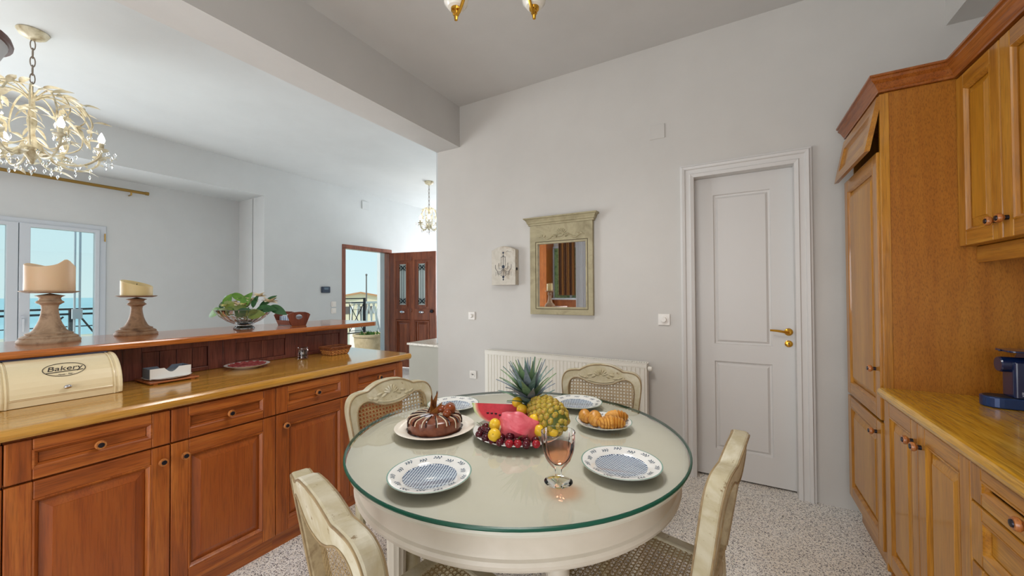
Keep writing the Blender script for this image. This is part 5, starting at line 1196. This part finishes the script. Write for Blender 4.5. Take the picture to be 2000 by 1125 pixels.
for y in (-2.3, -1.0, .30, 1.61, 2.92, 4.2):
    obj('post', B().box(-8.225, -8.175, y-.03, y+.03, -.06, 1.16), M_rail, t)
    for s_ in (-1, 1):
        obj('diagonal', B().tube([(-8.2, y+s_*.08, 1.05), (-8.2, y+s_*.62, .10)] if s_ > 0 else [(-8.2, y-.08, 1.05), (-8.2, y-.62, .42)], .012, 6), M_rail, t)
        obj('baluster', B().tube([(-8.2, y+s_*.22, .09), (-8.2, y+s_*.22, .90)], .012, 6), M_rail, t)
    obj('mid_rail', B().box(-8.21, -8.19, y+.03, y+1.27, .90, .915), M_rail, t)
t = thing('awning_post', 'slim white double post on the balcony', 'post', (-8.05, 1.63, -.06))
for y in (1.605, 1.655): obj('tube', B().tube([(-8.05, y, -.06), (-8.05, y, 2.9)], .012, 8), M_upvc, t)
obj('clamp', B().box(-8.075, -8.025, 1.58, 1.68, 1.02, 1.16), M_upvc, t, bev=.004)
obj('soffit_box', B().box(-7.4, -6.47, -3, 1.9, 2.28, 2.5), M_upvc, label='white shutter soffit above the balcony', cat='soffit', kind='structure')
t = thing('entrance_railing', 'black iron railing with nested squares outside the entrance', 'railing', (-7.6, 5.7, -.06))
ya, yb_ = 4.9, 6.17
M_blk = pm('iron_black', S(50, 52, 56), .5, .5)
for z in (1.245, 1.15, .45): obj('rail', B().box(-7.612, -7.588, ya, yb_, z-.012, z+.012), M_blk, t)
for y in (5.50, 6.15): obj('post', B().box(-7.62, -7.58, y-.022, y+.022, -.06, 1.26), M_blk, t)
yc, zc = 5.93, .80
for h_ in (.30, .19):
    pts = [(-7.6, yc-h_*.62, zc-h_), (-7.6, yc+h_*.62, zc-h_), (-7.6, yc+h_*.62, zc+h_), (-7.6, yc-h_*.62, zc+h_), (-7.6, yc-h_*.62, zc-h_)]
    obj('square', B().tube(pts, .009, 6), M_blk, t)
for s_ in (-1, 1): obj('diagonal', B().tube([(-7.6, yc-.20, zc-s_*.33), (-7.6, yc+.20, zc+s_*.33)], .008, 6), M_blk, t)
obj('gate_wall', B().box(-8.6, -8.4, 6.5, 9.4, -.5, .62), pm('white_render', S(232, 226, 214), .8), label='low white garden wall beyond the iron railing', cat='wall', kind='structure')
t = thing('arched_screen', 'white screen of interlaced arches beyond the railing', 'screen', (-8.5, 7.1, .62))
for k in range(8):
    y = 6.62+.16*k
    for s_ in (-1, 1): obj('arc', B().tube([(-8.5, y+s_*.15*math.cos(PI*.5*i/8), .62+.50*math.sin(PI*.5*i/8)) for i in range(9)], .022, 6), pm('white_screen', S(240, 236, 226), .7) if k == 0 and s_ < 0 else bpy.data.materials['white_screen'], t)
obj('top_bar', B().box(-8.53, -8.47, 6.45, 8.0, 1.10, 1.15), bpy.data.materials['white_screen'], t)
obj('porch_wall', B().box(-7.45, XF-.31, 6.40, 6.62, -.06, 2.75), M_walll, label='white porch wall right of the entrance opening', cat='wall', kind='structure')
M_clay = mottled('stone_planter', S(196, 178, 146), S(174, 156, 124), 8, .8)
t = thing('stone_planter', 'round beige stone planter just outside the entrance', 'planter', (-6.85, 5.70, -.06))
obj('pot', B().lathe([(0, 0), (.24, 0), (.30, .16), (.33, .38), (.34, .50), (.36, .50), (.36, .55), (.31, .55), (.31, .50), (0, .49)], 36, (-6.85, 5.70, -.06)), M_clay, t)
b = B()
for k in range(60):
    a, r_ = R.uniform(0, 6.28), R.uniform(0, .26); leafmesh(b, Vector((-6.85+r_*math.cos(a), 5.70+r_*math.sin(a), .44)), Vector((R.uniform(-.6, .6), R.uniform(-.6, .6), 1)), Vector((1, 0, .2)), R.uniform(.06, .13), .014, .3, 3)
obj('herbs', b, M_leafd, t, kind='stuff')
t = thing('utility_pole', 'thin wooden utility pole beyond the entrance', 'pole', (-24, 19.6, -4.2))
obj('shaft', B().tube([(-24, 19.6, -4.2), (-24, 19.6, 2.75)], [.07, .045], 8), pm('pole_wood', S(120, 112, 108), .8), t)
obj('insulator', B().lathe([(0, 0), (.06, 0), (.08, .1), (.03, .16), (0, .16)], 8, (-24, 19.6, 2.72)), bpy.data.materials['pole_wood'], t)
hx, hy = Vector((-50, 40, 0)), None
dv = Vector((-.841, .669, 0)).normalized(); sv = Vector((dv.y, -dv.x, 0))*1  # across the view
hc = dv*62; 
def house(name, lab, c, wd, dp, z0, ze, zr, wallc, roofc, wins):
    t = thing(name, lab, 'house', (c.x, c.y, z0)); fnh = lambda u, v, w: tuple(c+sv*u+dv*w+Vector((0, 0, v)))
    obj('walls', B().prism([(-wd, z0), (wd, z0), (wd, ze), (0, zr), (-wd, ze)], 0, dp, fnh), pm('house_render', wallc, .85), t)
    rb = B()
    for s_ in (-1, 1): rb.prism([(s_*(wd+.5), ze-.18), (0, zr+.02), (0, zr+.24), (s_*(wd+.5), ze+.06)], -.4, dp+.4, fnh)
    obj('roof', rb, pm('terracotta_roof', roofc, .8), t)
    for u, v, w_, h_ in wins:
        f_ = obj('window', B().prism([(u-w_, v), (u+w_, v), (u+w_, v+h_), (u-w_, v+h_)], -.06, .05, fnh), pm('window_dark', S(110, 100, 96), .5), t)
        obj('shutter', B().prism([(u+w_, v), (u+w_*1.7, v), (u+w_*1.7, v+h_), (u+w_, v+h_)], -.10, -.0, fnh), M_upvc, f_)
    return t
house('gabled_house', 'pale gabled house with a tiled roof far beyond the entrance', hc+Vector((0, 0, 0)), 6.2, 8, -4.2, .35, 1.45, S(240, 226, 196), S(206, 150, 108), [(-2, -1.6, .5, 1.1), (0, -1.6, .5, 1.1), (1.4, -1.6, .4, 1.1)])
